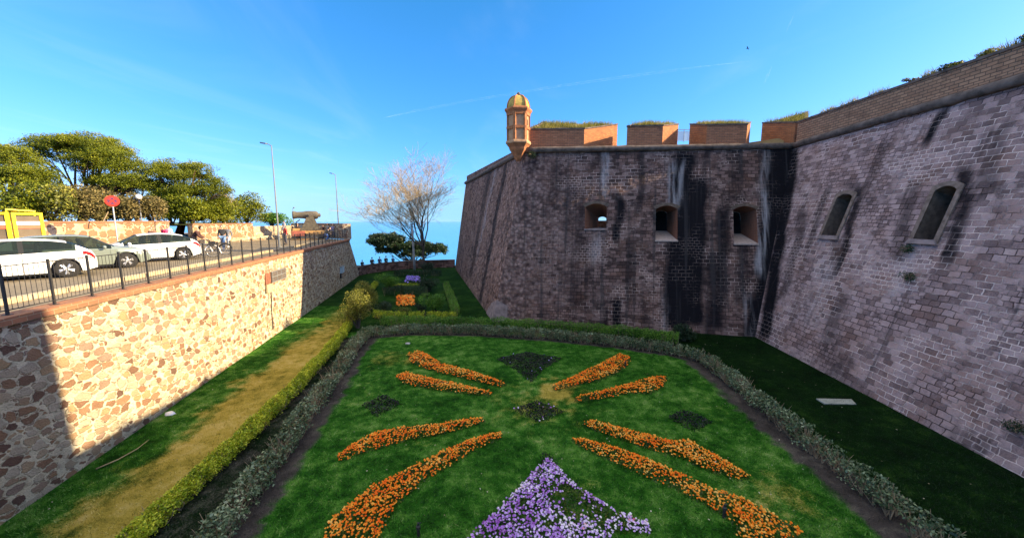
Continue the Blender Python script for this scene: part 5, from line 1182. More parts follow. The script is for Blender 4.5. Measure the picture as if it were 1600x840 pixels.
M_white = plain("white_plastic", (0.78, 0.80, 0.82), 0.5, var=0.05)
litter((266, 647), 0.17, "crumpled white plastic bag on the grass at the foot of the left wall", M_white)
litter((1117, 722), 0.06, "small white paper scrap among the marigolds near the right dark bed", M_white)
litter((637, 537), 0.14, "grey stone lying on the lawn in front of the back hedge", plain("grey_stone", (0.36, 0.36, 0.35), 0.9, var=0.2))
p0 = G(150, 733); mb = MB(); mb.tube([(0, 0, 0.02), (0.25, 0.35, 0.06), (0.36, 0.8, 0.10), (0.36, 1.15, 0.16)], [0.018, 0.016, 0.013, 0.008], 6)
tag(mb.build("fallen_branch", M_twig, None, True, p0), "pale bent stick lying on the grass against the left wall", "branch")
q = np.column_stack([-15+28*RNG.random(900), 6.5+20*RNG.random(900)]); dw, sw = seg_dist(q, WLEFT); q = q[(sw < 0) & (np.abs(q[:, 0]) < 1.4*q[:, 1]) & (q[:, 0] < 12.8)][:420]
M_fallen = leafmat("fallen_leaf", ((0.1, (0.20, 0.15, 0.08)), (0.9, (0.55, 0.50, 0.40))), 0.7, 0.1)
o = leaves("fallen_leaves", np.column_stack([q, np.full(len(q), 0.045)]), 0.045, M_fallen, None, 0.6, 6.0); tag(o, "small pale fallen leaves and scraps scattered over the grass", "leaves", kind="stuff")

# parapet closing the moat, with people beyond; pole
pp = [G(*q_) for q_ in ((556, 432), (575, 427.5), (600, 423.5), (635, 420), (711, 417.5))]
pr_ = thing("moat_parapet", "low dark stone parapet curving across the far end of the moat", "parapet", pp[2])
po_ = off(pp, 0.45); mb = MB(); acc = 0; mc = MB()
for i in range(len(pp)-1):
    a, b_, c, d = pp[i], pp[i+1], po_[i+1], po_[i]; L = (b_-a).length; z = Vector((0, 0, 1.02)); zl = Vector((0, 0, -0.3)); o_ = pr_.location
    mb.quad(a-o_+zl, b_-o_+zl, b_-o_+z, a-o_+z, (acc, -0.3)); mb.quad(c-o_+zl, d-o_+zl, d-o_+z, c-o_+z, (acc, -0.3))
    e = (a-d).normalized()*0.06; ring = [a+e, b_+e, c-e, d-e]; mc.hexa([p-o_+z+Vector((0, 0, 0.003)) for p in ring], [p-o_+z+Vector((0, 0, 0.11)) for p in ring]); acc += L
mb.build("wall_face", M_flank, pr_); mc.build("coping", M_cordon, pr_)
pb_ = G(648, 424); ptop = AT(645, 350, pb_.y)
po = thing("wooden_pole", "pale weathered upright pole in front of the bare tree", "pole", pb_)
mb = MB(); mb.tube([(0, 0, -0.2), (-0.03, 0, 2), (-0.1, 0, 4.4), (-0.16, 0, ptop.z)], [0.17, 0.15, 0.13, 0.11], 9); mb.build("shaft", plain("weathered_wood", (0.34, 0.32, 0.33), 0.9, var=0.3, scale=2, bump=0.01), po, True)
mb = MB(); mb.box((-0.16, 0, ptop.z+0.03), (0.30, 0.30, 0.06)); mb.build("cap", M_metal_d, po)

# ================================================================== TERRACE OBJECTS
def local(o, p): return Vector(p)-o.location
gw = thing("garden_wall", "rubble stone garden wall with brick coping behind the parked cars", "wall", (-28.9, 26, TZ))
a, b_ = Vector((-30.2, 8, 0)), Vector((-28.6, 31.2, 0))
wall_run(a, b_, TZ-0.02, 6.62, 0.5, M_gwall, gw, "wall_face"); wall_run(a+Vector((0.05, 0, 0)), b_+Vector((0.05, 0.04, 0)), 6.623, 6.74, 0.6, M_brick_r, gw, "coping")
gw2 = thing("pale_wall", "pale block wall at the back of the terrace beyond the cars", "wall", (-28, 38, TZ))
wall_run((-28.4, 33.2, 0), (-27.9, 40.2, 0), TZ-0.02, 6.40, 0.5, M_gwall, gw2, "wall_face"); wall_run((-27.9, 40.23, 0), (-27.4, 47, 0), TZ-0.02, 6.15, 0.5, M_pale, gw2, "wall_face")
wall_run((-28.35, 33.2, 0), (-27.85, 40.2, 0), 6.403, 6.50, 0.6, M_brick_r, gw2, "coping")
wall_run((-27.6, 33.4, 0), (-26.9, 47, 0), TZ-0.02, TZ+0.42, 0.5, M_pale, gw2, "bench_ledge")

# no-stopping sign
sp = AT(184, 378, 23.5); so_ = thing("no_stopping_sign", "round red no-stopping sign on a grey pole in front of the stone wall", "road sign", (sp.x, sp.y, TZ), math.atan2(-sp.x*0+0.62, 0.78)*0)
hz_ = AT(175, 314, 23.5); off_ = hz_-Vector((sp.x, sp.y, TZ)); hh = off_.z
mb = MB(); mb.tube([(0, 0, 0), (0, 0, hh+0.25)], 0.035, 8); mb.build("pole", M_galv, so_)
M_red = plain("sign_red", (0.80, 0.035, 0.02), 0.45, var=0.05); M_blue = plain("sign_blue", (0.10, 0.03, 0.07), 0.45, var=0.1)
fm = Matrix.Translation((0.0, 0, hh)) @ Matrix.Rotation(R(-40), 4, 'Z') @ Matrix.Rotation(R(90), 4, 'X')
fm = Matrix.Translation((0.05, -0.05, hh)) @ Matrix.Rotation(R(45), 4, 'Z') @ Matrix.Rotation(R(90), 4, 'X')
fm0 = fm.copy()
mb = MB(); mb.lathe([(0.31, -0.02), (0.33, -0.01), (0.33, 0.012), (0.30, 0.016)], n=32, M=fm); mb.build("disc", M_red, so_)
mb = MB(); mb.lathe([(0.215, 0.017), (0.215, 0.021)], n=32, M=fm); mb.build("field", M_blue, so_)
mb = MB()
for s in (1, -1): mb.box((0, 0, 0), (0.44, 0.065, 0.006), 0, fm @ Matrix.Translation((0, 0, 0.0255 + 0.002*s)) @ Matrix.Rotation(R(45*s), 4, 'Z'))
mb.build("cross", M_red, so_)
# leaning stick by the sign
p = AT(161, 346, 25.5); mb = MB(); q = AT(169, 331, 25.6); mb.tube([(0, 0, 0), q-p], 0.03, 6); tag(mb.build("wooden_stake", M_twig, None, False, p), "thin wooden stake leaning above the stone wall left of the sign", "stake")

# yellow barrier panels
M_yellow = plain("yellow_paint", (0.85, 0.62, 0.02), 0.5, var=0.08); M_redb = plain("red_band", (0.62, 0.13, 0.07), 0.6, var=0.1); M_whiteb = plain("white_band", (0.82, 0.80, 0.76), 0.6, var=0.05)
M_board = plain("grey_board", (0.13, 0.10, 0.07), 0.8, var=0.2, scale=2)
def barrier(p, q, lab, sign=False):
    p = Vector((p.x, p.y, TZ)); q = Vector((q.x, q.y, TZ)); L = (q-p).length; o = thing("barrier_panel", lab, "barrier", p, math.atan2(q.y-p.y, q.x-p.x), "yellow barrier panels"); hh = 2.52
    for x in (0, L):
        mb = MB(); mb.box((x, 0, hh/2), (0.13, 0.10, hh)); mb.build("post", M_yellow, o)
    mb = MB(); mb.box((L/2, 0, hh-0.06), (L-0.13, 0.08, 0.11)); mb.build("rail", M_yellow, o)
    mb = MB(); mb.box((L/2, 0, 0.15), (L-0.13, 0.08, 0.10)); mb.build("rail", M_yellow, o)
    mb = MB(); mb.box((L/2, 0.02, hh/2), (L-0.14, 0.03, hh-0.35)); mb.build("board", M_board, o)
    for z in (1.98, 0.98, 0.4):
        mb = MB(); mb.box((L/2, -0.012, z), (L-0.15, 0.03, 0.17)); mb.build("white_band", M_whiteb, o)
        mb = MB(); mb.box((L/2, -0.012, z-0.18), (L-0.15, 0.03, 0.17)); mb.build("red_band", M_redb, o)
    if sign:
        mb = MB()
        for k in range(12): mb.box((0.16+0.085*k+(0.12 if k > 5 else 0), -0.03, 2.23), (0.055, 0.01, 0.10+0.03*(k % 3)))
        mb.build("lettering", M_metal_d, o)
    for x in (0, L):
        mb = MB(); mb.box((x, 0.0, 0.05), (0.25, 0.6, 0.1)); mb.build("foot", M_kerb, o)
barrier(AT(22, 350, 18.6), AT(65, 350, 19.6), "yellow framed barrier panel with red and white bands beside the stone wall")
barrier(AT(-45, 350, 17.6), AT(13, 350, 18.3), "yellow framed barrier panel cut by the left edge of the photo")
p, q = AT(8, 327, 21), AT(55, 330, 22); o = thing("scaffold_rail", "thin yellow rail on posts behind the barrier panels", "rail", (p.x, p.y, TZ)); mb = MB(); mb.tube([(0, 0, p.z-TZ), q-o.location], 0.045, 6); mb.build("bar", M_yellow, o)
for k in (0.02, 0.95):
    m_ = p.lerp(q, k)-o.location; mb = MB(); mb.tube([(m_.x, m_.y, 0), m_], 0.035, 6); mb.build("post", M_yellow, o)

# lamps
M_lamp = plain("lamp_grey", (0.22, 0.23, 0.24), 0.5, 0.3, 0.1)
def street_lamp(base, hgt, arm, lab, r=0.062, grp="tall street lamps on the terrace"):
    o = thing("street_lamp", lab, "street lamp", base, 0, grp)
    mb = MB(); mb.tube([(0, 0, 0), (0, 0, 1.0), (0, 0, 1.02), (0, 0, hgt)], [r*1.35, r*1.3, r, r*0.55], 10); mb.lathe([(0.18, 0), (0.18, 0.03), (0.14, 0.05)], n=10); mb.build("pole", M_lamp, o)
    mb = MB(); mb.tube([(0, 0, hgt-0.05), (arm*0.35, 0, hgt+0.08), (arm*0.6, 0, hgt+0.12)], 0.035, 6); mb.build("arm", M_lamp, o)
    hd = [(arm*0.55, -0.13, hgt+0.07), (arm*1.25, -0.11, hgt+0.14), (arm*1.25, 0.11, hgt+0.14), (arm*0.55, 0.13, hgt+0.07)]
    if arm < 0: hd = hd[::-1]
    mb = MB(); mb.hexa([Vector(p) for p in hd], [Vector(p)+Vector((0, 0, 0.09)) for p in hd]); mb.build("lamp_head", M_lamp, o)
b1 = G(437, 386, TZ); street_lamp(b1, AT(421, 227, b1.y).z-TZ, -0.65, "tallest grey street lamp with a single arm beside the railing")
b2 = AT(537, 373, 43.0); b2.z = TZ; b2.x -= 0.5; street_lamp(b2, AT(530, 273, b2.y).z-TZ, -0.5, "second grey street lamp standing at the far end pier", 0.07)
b3 = AT(460, 360, 50); b3.z = TZ; street_lamp(b3, AT(458, 326, 50).z-TZ, 0.2, "short grey lamp post behind the people near the old gun", 0.06)
p = AT(217, 312, 30); o = thing("globe_lamp", "white globe park lamp rising out of the dry bushes", "park lamp", (p.x, p.y, BZ))
mb = MB(); mb.tube([(0, 0, 0), (0, 0, p.z-BZ)], 0.05, 8); mb.build("pole", M_lamp, o)
mb = MB(); mb.ball((0, 0, p.z-BZ+0.22), 0.21, 14, 10); mb.build("globe", plain("opal_globe", (0.80, 0.78, 0.72), 0.3, var=0.04), o, True)
mb = MB(); mb.lathe([(0.10, p.z-BZ-0.02), (0.14, p.z-BZ+0.05), (0.12, p.z-BZ+0.09)], n=10); mb.build("collar", M_metal_d, o)

# old coastal gun
M_gun = plain("gun_iron", (0.13, 0.11, 0.08), 0.75, 0.2, 0.3, 4, bump=0.01); M_gunbase = plain("gun_ochre", (0.45, 0.26, 0.10), 0.85, 0, 0.3, 3); M_gunred = plain("gun_red_plate", (0.36, 0.11, 0.075), 0.8, 0, 0.3, 3)
gp_ = AT(480, 352, 42); gun = thing("coastal_gun", "old thick-barrelled iron coastal gun on a stepped carriage at the end of the terrace", "cannon", (gp_.x, gp_.y, TZ), math.atan2(-0.42, -0.90))
gz_ = 2.70; mtx = Matrix.Translation((0, 0, gz_)) @ Matrix.Rotation(R(90), 4, 'Y')
mb = MB(); mb.lathe([(0.0, -1.42), (0.16, -1.40), (0.22, -1.30), (0.18, -1.20), (0.36, -1.12), (0.44, -0.95), (0.46, -0.3), (0.44, 0.1), (0.38, 0.3), (0.35, 0.9), (0.40, 1.12), (0.42, 1.28), (0.40, 1.36), (0.20, 1.37), (0.19, 1.0), (0.0, 0.98)], n=22, M=mtx); mb.build("barrel", M_gun, gun, True)
mb = MB(); mb.tube([(-0.35, -0.75, gz_), (-0.35, 0.75, gz_)], 0.13, 12); mb.build("trunnion", M_gun, gun)
for s in (-0.55, 0.55):
    mb = MB(); prof = [(-1.2, 1.0), (0.75, 1.0), (0.35, 1.6), (-0.05, 2.55), (-0.20, 2.78), (-0.52, 2.78), (-0.70, 2.5), (-1.05, 1.5)]
    a_ = [Vector((x, s-0.06, z)) for x, z in prof]; b__ = [Vector((x, s+0.06, z)) for x, z in prof]; n_ = len(prof)
    mb.face(a_); mb.face(b__[::-1])
    for i in range(n_): mb.face([a_[i], b__[i], b__[(i+1) % n_], a_[(i+1) % n_]])
    mb.build("carriage_cheek", M_gun, gun)
mb = MB(); mb.box((-0.1, 0, 0.80), (3.2, 1.5, 0.36)); mb.box((0.95, 0, 1.12), (0.9, 1.2, 0.24)); mb.build("carriage_bed", M_gunbase, gun)
mb = MB(); mb.box((0.85, 0.765, 0.68), (1.3, 0.04, 0.55)); mb.box((1.53, 0, 0.68), (0.04, 1.5, 0.55)); mb.build("nameless_plate", M_gunred, gun); bpy.data.objects["nameless_plate"].name = "front_plate"
mb = MB(); mb.box((1.1, 0, 1.35), (0.7, 0.9, 0.10)); mb.tube([(1.1, -0.4, 1.2), (1.1, -0.4, 1.9), (0.7, -0.4, 2.2)], 0.05, 6); mb.build("loading_step", M_metal_d, gun)
for s in (-0.6, 0.6):
    for x in (-1.3, 1.15):
        mb = MB(); mb.lathe([(0.30, -0.07), (0.33, -0.05), (0.33, 0.05), (0.30, 0.07)], n=14, M=Matrix.Translation((x, s, 0.33)) @ Matrix.Rotation(R(90), 4, 'X')); mb.build("wheel", M_metal_d, gun)
mb = MB(); mb.lathe([(1.75, 0.0), (1.75, 0.06), (1.4, 0.06)], n=28); mb.build("turning_rail", M_gunbase, gun)

# ------------------------------------------------------------------ cars
m, nt, b = mat("car_glass"); t = T(nt); b.inputs['Base Color'].default_value = (0.02, 0.03, 0.03, 1); b.inputs['Roughness'].default_value = 0.04; b.inputs['Specular IOR Level'].default_value = 0.5
tr = t.n('BsdfTransparent', {'Color': (0.42, 0.52, 0.46, 1)}); mx = t.n('MixShader', {0: 0.45, 1: tr.outputs[0], 2: b.outputs[0]}); t.link(mx.outputs[0], nt.nodes['Material Output'].inputs['Surface']); M_cglass = m
M_disc = plain("wheel_inner", (0.16, 0.16, 0.165), 0.4, 0.5, 0.2)
M_seat = plain("seat_cloth", (0.03, 0.03, 0.035), 0.9)
M_tyre = plain("tyre_rubber", (0.018, 0.017, 0.017), 0.85); M_rim = plain("alloy_rim", (0.55, 0.55, 0.56), 0.3, 0.7, 0.06); M_black = plain("black_trim", (0.012, 0.012, 0.013), 0.5)
M_tail = plain("tail_lamp_red", (0.55, 0.01, 0.015), 0.15, coat=1.0); M_head = plain("headlamp_lens", (0.62, 0.66, 0.68), 0.1, 0.2, coat=1.0); M_plate = plain("number_plate", (0.80, 0.80, 0.78), 0.5, var=0.03)
def smooth(xs, ys):
    xs = np.array(xs); ys = np.array(ys)
    def f(x):
        v = [np.interp(x+d, xs, ys) for d in (-0.08, -0.04, 0, 0.04, 0.08)]; return float(np.dot(v, (0.1, 0.22, 0.36, 0.22, 0.1)))
    return f
def car(label, contact, wheel, fwd, paint, L=4.15, W=1.78, dz=0.0, low=False, group="cars parked on the terrace"):
    f = Vector((*fwd, 0)).normalized(); l = Vector((-f.y, f.x, 0)); near = 1 if l.dot(-Vector(contact)) > 0 else -1
    hl = L/2; xr, xf = -hl+0.80, hl-0.82; hw = W/2; wy = hw-0.13; Rw = 0.325
    org = Vector(contact)-f*(xr if wheel == 'rear' else xf)-l*near*wy; o = thing("parked_car", label, "car", org, math.atan2(f.y, f.x), group)
    top = smooth([-hl, -hl+.05, -hl+.16, -hl+.42, -hl+.75, -hl+1.15, -.45, .05, .42, .95, 1.15, hl-.45, hl-.12, hl-.03, hl], [.66, .94, 1.06, 1.22+dz, 1.37+dz, 1.44+dz, 1.47+dz, 1.46+dz, 1.41+dz, 1.10, 1.00, .90, .76, .62, .52])
    belt = smooth([-hl, -hl+.06, -hl+.25, -hl+.9, 0, .95, 1.2, hl-.4, hl-.1, hl], [.62, .88, 1.00, 0.98, .93, .90, .90, .84, .68, .50])
    wid = smooth([-hl, -hl+.06, -hl+.3, -hl+.8, 0, hl-.8, hl-.35, hl-.1, hl], [hw*.80, hw*.88, hw*.95, hw, hw, hw*.98, hw*.92, hw*.82, hw*.70])
    xs = sorted(set(np.round(np.concatenate([np.arange(-hl, hl+.001, 0.05), [-hl+0.02, hl-0.02], [-1.42, -.42, -.36, -.30, .62]]), 3)))
    def zlow(x):
        z = 0.20+0.10*max(0, (abs(x)-hl+0.35)/0.35)
        for xc in (xr, xf):
            d = abs(x-xc)
            if d < 0.385: z = max(z, 0.31+math.sqrt(0.385**2-d*d))
        return z
    def sec(x):
        w_, zt, zb = wid(x), top(x), belt(x); zl = zlow(x); zb = min(zb, zt-0.01); zl = min(zl, zb-0.12)
        wr = max(w_*.93-(zt-zb)*0.52, w_*0.5); zm = max(0.20+0.5*(zb-0.2), zl+0.05); zm = min(zm, zb-0.05)
        return [(0, zl), (w_*.80, zl), (w_*.965, zl+0.02), (w_, zm), (w_*.985, zb-0.04), (w_*.945, zb), (wr, zt-min(.06, (zt-zb)*.5)), (wr*.82, zt-.012), (0, zt)]
    S_ = [sec(x) for x in xs]; bins = {}
    def bin_(nm): return bins.setdefault(nm, MB())
    for i in range(len(xs)-1):
        x0, x1 = xs[i], xs[i+1]; xm = (x0+x1)/2; hgt_ = top(xm)-belt(xm)
        for j in range(8):
            for s in (1, -1):
                p = [Vector((x0, s*S_[i][j][0], S_[i][j][1])), Vector((x1, s*S_[i+1][j][0], S_[i+1][j][1])), Vector((x1, s*S_[i+1][j+1][0], S_[i+1][j+1][1])), Vector((x0, s*S_[i][j+1][0], S_[i][j+1][1]))]
                if s < 0: p = p[::-1]
                nm = 'body'
                if j == 5 and hgt_ > 0.10 and -1.62 < xm < 0.98:
                    if not (-.42 < xm < -.30): nm = 'window%d%s' % (0 if xm < -.36 else 1, s)
                    else: nm = 'pillar'
                elif j in (6, 7) and 0.40 < xm < 1.08: nm = 'windscreen'
                elif j in (6, 7) and -hl+.17 < xm < -hl+.68: nm = 'rear_window'
                elif j in (2, 3, 4) and -.36 < xm < .95 and zlow(xm) < 0.3: nm = 'fdoor%s' % s
                elif j in (2, 3, 4) and -1.15 < xm < -.36 and zlow(xm) < 0.3: nm = 'rdoor%s' % s
                elif j <= 1: nm = 'skirt'
                bin_(nm).face(p)
    for i in (0, len(xs)-1):
        ring = [Vector((xs[i], y, z)) for y, z in S_[i]]+[Vector((xs[i], -y, z)) for y, z in S_[i][::-1][1:-1]]; bin_('body').face(ring if i else ring[::-1])
    def weld(ob, sm=True):
        bm = bmesh.new(); bm.from_mesh(ob.data); bmesh.ops.remove_doubles(bm, verts=bm.verts, dist=0.0015); bmesh.ops.recalc_face_normals(bm, faces=bm.faces)
        for f_ in bm.faces: f_.smooth = sm
        for e in bm.edges:
            if len(e.link_faces) == 2 and e.calc_face_angle() > R(38): e.smooth = False
        bm.to_mesh(ob.data); bm.free(); return ob
    weld(bins['body'].build("body", paint, o)); weld(bins['skirt'].build("side_skirt", M_black, o))
    for k, v in bins.items():
        if k.startswith('window'): weld(v.build("side_window", M_cglass, o))
        elif k == 'windscreen' or k == 'rear_window': weld(v.build(k, M_cglass, o))
        elif k == 'pillar': weld(v.build("pillar", M_black, o))
        elif 'door' in k:
            # leave a shut line round each door
            mxx = [q_[0] for q_ in v.v]; x0, x1 = min(mxx), max(mxx); v.v = [(x0+0.008 if q_[0] < x0+1e-4 else (x1-0.008 if q_[0] > x1-1e-4 else q_[0]), q_[1], q_[2]) for q_ in v.v]
            d = weld(v.build("door", paint, o)); s = 1 if k.endswith('1') and not k.endswith('-1') else -1
            hx = x0+0.16; mb = MB(); mb.box((hx, s*(wid(hx)*0.985+0.015), belt(hx)-0.13), (0.19, 0.03, 0.035)); mb.build("handle", paint, d)
    # dark shell inside so that arches, shut lines and glass have depth
    mb = MB()
    for xc in (xr, xf):
        for s in (1, -1): mb.lathe([(0.37, -0.26), (0.37, 0.0)], n=20, M=Matrix.Translation((xc, s*(hw-0.17), 0.31)) @ Matrix.Rotation(R(90)*(-s), 4, 'X'))
    mb.box((0.0, 0, 0.52), (L-0.5, W*0.55, 0.5)); mb.build("underbody", M_black, o)
    for xc in (xr, xf):
        for s in (1, -1):
            wh = empty("wheel"); wh.parent = o; wh.location = (xc, s*wy, Rw); M_ = Matrix.Rotation(R(90)*(-s), 4, 'X')
            mb = MB(); mb.lathe([(0.215, -0.1), (0.30, -0.105), (0.322, -0.07), (0.325, 0.0), (0.322, 0.07), (0.30, 0.105), (0.215, 0.10)], n=28, M=M_); mb.build("tyre", M_tyre, wh, True)
            mb = MB(); mb.lathe([(0.22, 0.02), (0.22, 0.095), (0.20, 0.098), (0.195, 0.05), (0.0, 0.045)], n=28, M=M_)
            for k in range(5):
                a = 2*math.pi*k/5+0.3
                for da in (-0.17, 0.17):
                    mb.tube([M_ @ Vector((0.045*math.cos(a), 0.045*math.sin(a), 0.09)), M_ @ Vector((0.20*math.cos(a+da), 0.20*math.sin(a+da), 0.093))], [0.03, 0.026], 6)
            mb.lathe([(0.06, 0.05), (0.06, 0.10), (0.03, 0.105)], n=12, M=M_); mb.build("rim", M_rim, wh)
            mb = MB(); mb.lathe([(0.195, 0.046), (0.195, 0.052), (0.06, 0.052)], n=24, M=M_); mb.build("brake_disc", M_disc, wh)
    def patch(nm, x0, x1, zf0, zf1, mt, wrap=0.012):
        for s in (1, -1):
            mb = MB(); k = 8
            for i in range(k):
                xa, xb = x0+(x1-x0)*i/k, x0+(x1-x0)*(i+1)/k
                def P(x, fr):
                    se = sec(x); zb = se[5][1]; z = zb-fr; a_ = np.interp(z, [se[2][1], se[3][1], se[4][1], se[5][1]], [se[2][0], se[3][0], se[4][0], se[5][0]]); return Vector((x, s*(float(a_)+wrap), z))
                q_ = [P(xa, zf1), P(xb, zf1), P(xb, zf0), P(xa, zf0)]; mb.face(q_ if s > 0 else q_[::-1])
                back = [Vector((v.x, v.y-s*0.03, v.z)) for v in q_]; mb.face([q_[3], q_[2], back[2], back[3]]); mb.face([q_[1], q_[0], back[0], back[1]])
            mb.build(nm, mt, o)
    patch("tail_light", -hl+0.035, -hl+0.34, 0.03, 0.16, M_tail); patch("headlight", hl-0.62, hl-0.16, 0.03, 0.13, M_head)
    for s in (1, -1):
        mb = MB(); mb.ball((0.78, s*(hw+0.09), belt(.8)+0.07), (0.07, 0.11, 0.075), 10, 6); mb.tube([(0.80, s*(hw-0.08), belt(.8)+0.0), (0.79, s*(hw+0.04), belt(.8)+0.05)], 0.025, 6); mb.build("mirror", paint, o, True)
    mb = MB(); mb.box((-hl-0.012, 0, 0.62), (0.02, 0.52, 0.11)); mb.build("number_plate", M_plate, o); mb = MB(); mb.box((hl+0.012, 0, 0.42), (0.02, 0.52, 0.11)); mb.build("number_plate", M_plate, o)
    mb = MB(); mb.box((hl-0.03, 0, 0.54), (0.06, W*0.5, 0.14)); mb.build("grille", M_black, o); mb = MB(); mb.box((-hl+0.0, 0, 0.34), (0.06, W*0.62, 0.14)); mb.build("bumper_insert", M_black, o)
    for sx in (0.30, -0.62):
        for s in (-0.36, 0.36):
            mb = MB(); mb.ball((sx-0.12, s, 0.92), (0.09, 0.24, 0.36), 10, 7); mb.ball((sx-0.18, s, 1.27), (0.05, 0.13, 0.09), 8, 6); mb.tube([(sx-0.17, s, 1.15), (sx-0.18, s, 1.24)], 0.03, 6); mb.build("seat", M_seat, o, True)
    return o
M_carwhite = plain("white_car_paint", (0.80, 0.80, 0.80), 0.28, var=0.02, coat=0.8); M_cargrey = plain("grey_green_car_paint", (0.22, 0.26, 0.23), 0.3, 0.35, 0.04, coat=0.8)
ax = (0.6, 0.8)
car("white hatchback nearest the camera, its front cut off by the left edge", G(106, 433, TZ), 'rear', (-0.6, -0.8), M_carwhite, 4.25, 1.80)
car("grey-green estate car parked between the two white hatchbacks", G(200, 418, TZ), 'front', ax, M_cargrey, 4.5, 1.84, 0.06)
car("white hatchback parked farthest right, beside the standing bicycles", G(287, 406, TZ), 'rear', (-0.6, -0.8), M_carwhite, 4.05, 1.76)

# ------------------------------------------------------------------ bicycles
def bicycle(p, rz, frame, lab, white=False):
    o = thing("bicycle", lab, "bicycle", p, rz, "bicycles standing by the cars"); wr = 0.33; wb = 0.52
    for x in (-wb, wb):
        wh = empty("wheel"); wh.parent = o; wh.location = (x, 0, wr); ring = [(wr*math.cos(a*math.pi/12), 0, wr*math.sin(a*math.pi/12)) for a in range(25)]
        mb = MB(); mb.tube([(v[0]*0.97, 0, v[2]*0.97) for v in ring], 0.022, 6, False); mb.build("tyre", M_tyre, wh, True)
        mb = MB(); mb.tube([(v[0]*0.9, 0, v[2]*0.9) for v in ring], 0.010, 5, False)
        for k in range(12): a = k*math.pi/6; mb.tube([(0, 0, 0), (0.29*math.cos(a), 0, 0.29*math.sin(a))], 0.003, 3, False)
        mb.build("rim", M_rim, wh)
        arc = [((wr+0.035)*math.cos(R(a)), 0, (wr+0.035)*math.sin(R(a))) for a in range(10, 171, 20)]; mb = MB(); mb.tube(arc, 0.03, 5); mb.build("mudguard", M_white if white else M_black, wh)
    bb = Vector((-0.08, 0, 0.29)); st = Vector((-0.20, 0, 0.72)); hd = Vector((0.36, 0, 0.78)); h0 = Vector((0.40, 0, 0.62)); rear = Vector((-wb, 0, wr)); fr = Vector((wb, 0, wr))
    mb = MB()
    for a, c, r_ in ((bb, st, .02), (bb, h0, .026), (st, hd, .02), (h0, hd, .022)): mb.tube([a, c], r_, 6)
    for s in (-.05, .05): mb.tube([bb+Vector((0, s, 0)), rear+Vector((0, s, 0))], .012, 5); mb.tube([st, rear+Vector((0, s, 0))], .011, 5)
    mb.build("frame", frame, o)
    mb = MB()
    for s in (-.05, .05): mb.tube([h0, h0+Vector((0.03, s, -0.05)), fr+Vector((0, s, 0))], .016, 5)
    mb.build("fork", M_white if white else frame, o)
    mb = MB(); mb.tube([hd, hd+Vector((-.02, 0, .2))], .016, 6); mb.tube([hd+Vector((-.18, -.30, .22)), hd+Vector((0, -.14, .22)), hd+Vector((0, .14, .22)), hd+Vector((-.18, .30, .22))], .013, 6); mb.build("handlebar", M_metal_d, o)
    mb = MB(); mb.tube([st, st+Vector((-.04, 0, .16))], .014, 6); mb.ball(st+Vector((-.05, 0, .18)), (.14, .075, .04), 10, 6); mb.build("saddle", M_black, o)
    mb = MB(); mb.lathe([(0.09, -.005), (0.09, .005)], n=16, M=Matrix.Translation(bb+Vector((0, -.04, 0))) @ Matrix.Rotation(R(90), 4, 'X')); mb.tube([bb+Vector((0, -.05, 0)), bb+Vector((.1, -.06, -.12))], .01, 4); mb.tube([bb+Vector((0, .05, 0)), bb+Vector((-.1, .06, .12))], .01, 4); mb.build("crank", M_metal_d, o)
    mb = MB(); mb.tube([(-.15, .05, .28), (-.2, .18, 0)], .012, 5); mb.build("stand", M_metal_d, o)
    if white:
        mb = MB(); mb.box((0.52, 0, 0.80), (0.26, 0.32, 0.22)); mb.build("basket", M_black, o)
bicycle(G(316, 402, TZ), R(25), M_galv, "pale grey bicycle with white mudguards and a front basket", True)
bicycle(G(337, 398, TZ), R(35), M_black, "black bicycle standing nearer to the walking couple")

# ------------------------------------------------------------------ people
SKIN = plain("skin", (0.52, 0.31, 0.22), 0.6, var=0.05)
def skin_mesh(name, joints, edges, radii, sub=1):
    me = bpy.data.meshes.new(name); me.from_pydata([joints[j] for j in joints], [(list(joints).index(a), list(joints).index(b_)) for a, b_ in edges], [])
    ob = bpy.data.objects.new(name, me); COL.objects.link(ob); md = ob.modifiers.new("s", 'SKIN'); md.use_smooth_shade = True
    for i, j in enumerate(joints):
        r_ = radii[j]; me.skin_vertices[0].data[i].radius = (r_, r_) if not isinstance(r_, tuple) else r_; me.skin_vertices[0].data[i].use_root = (i == 0)
    if sub: sd = ob.modifiers.new("u", 'SUBSURF'); sd.levels = sub; sd.render_levels = sub
    dg = bpy.context.evaluated_depsgraph_get(); out = bpy.data.meshes.new_from_object(ob.evaluated_get(dg)); bpy.data.objects.remove(ob); bpy.data.meshes.remove(me); return out
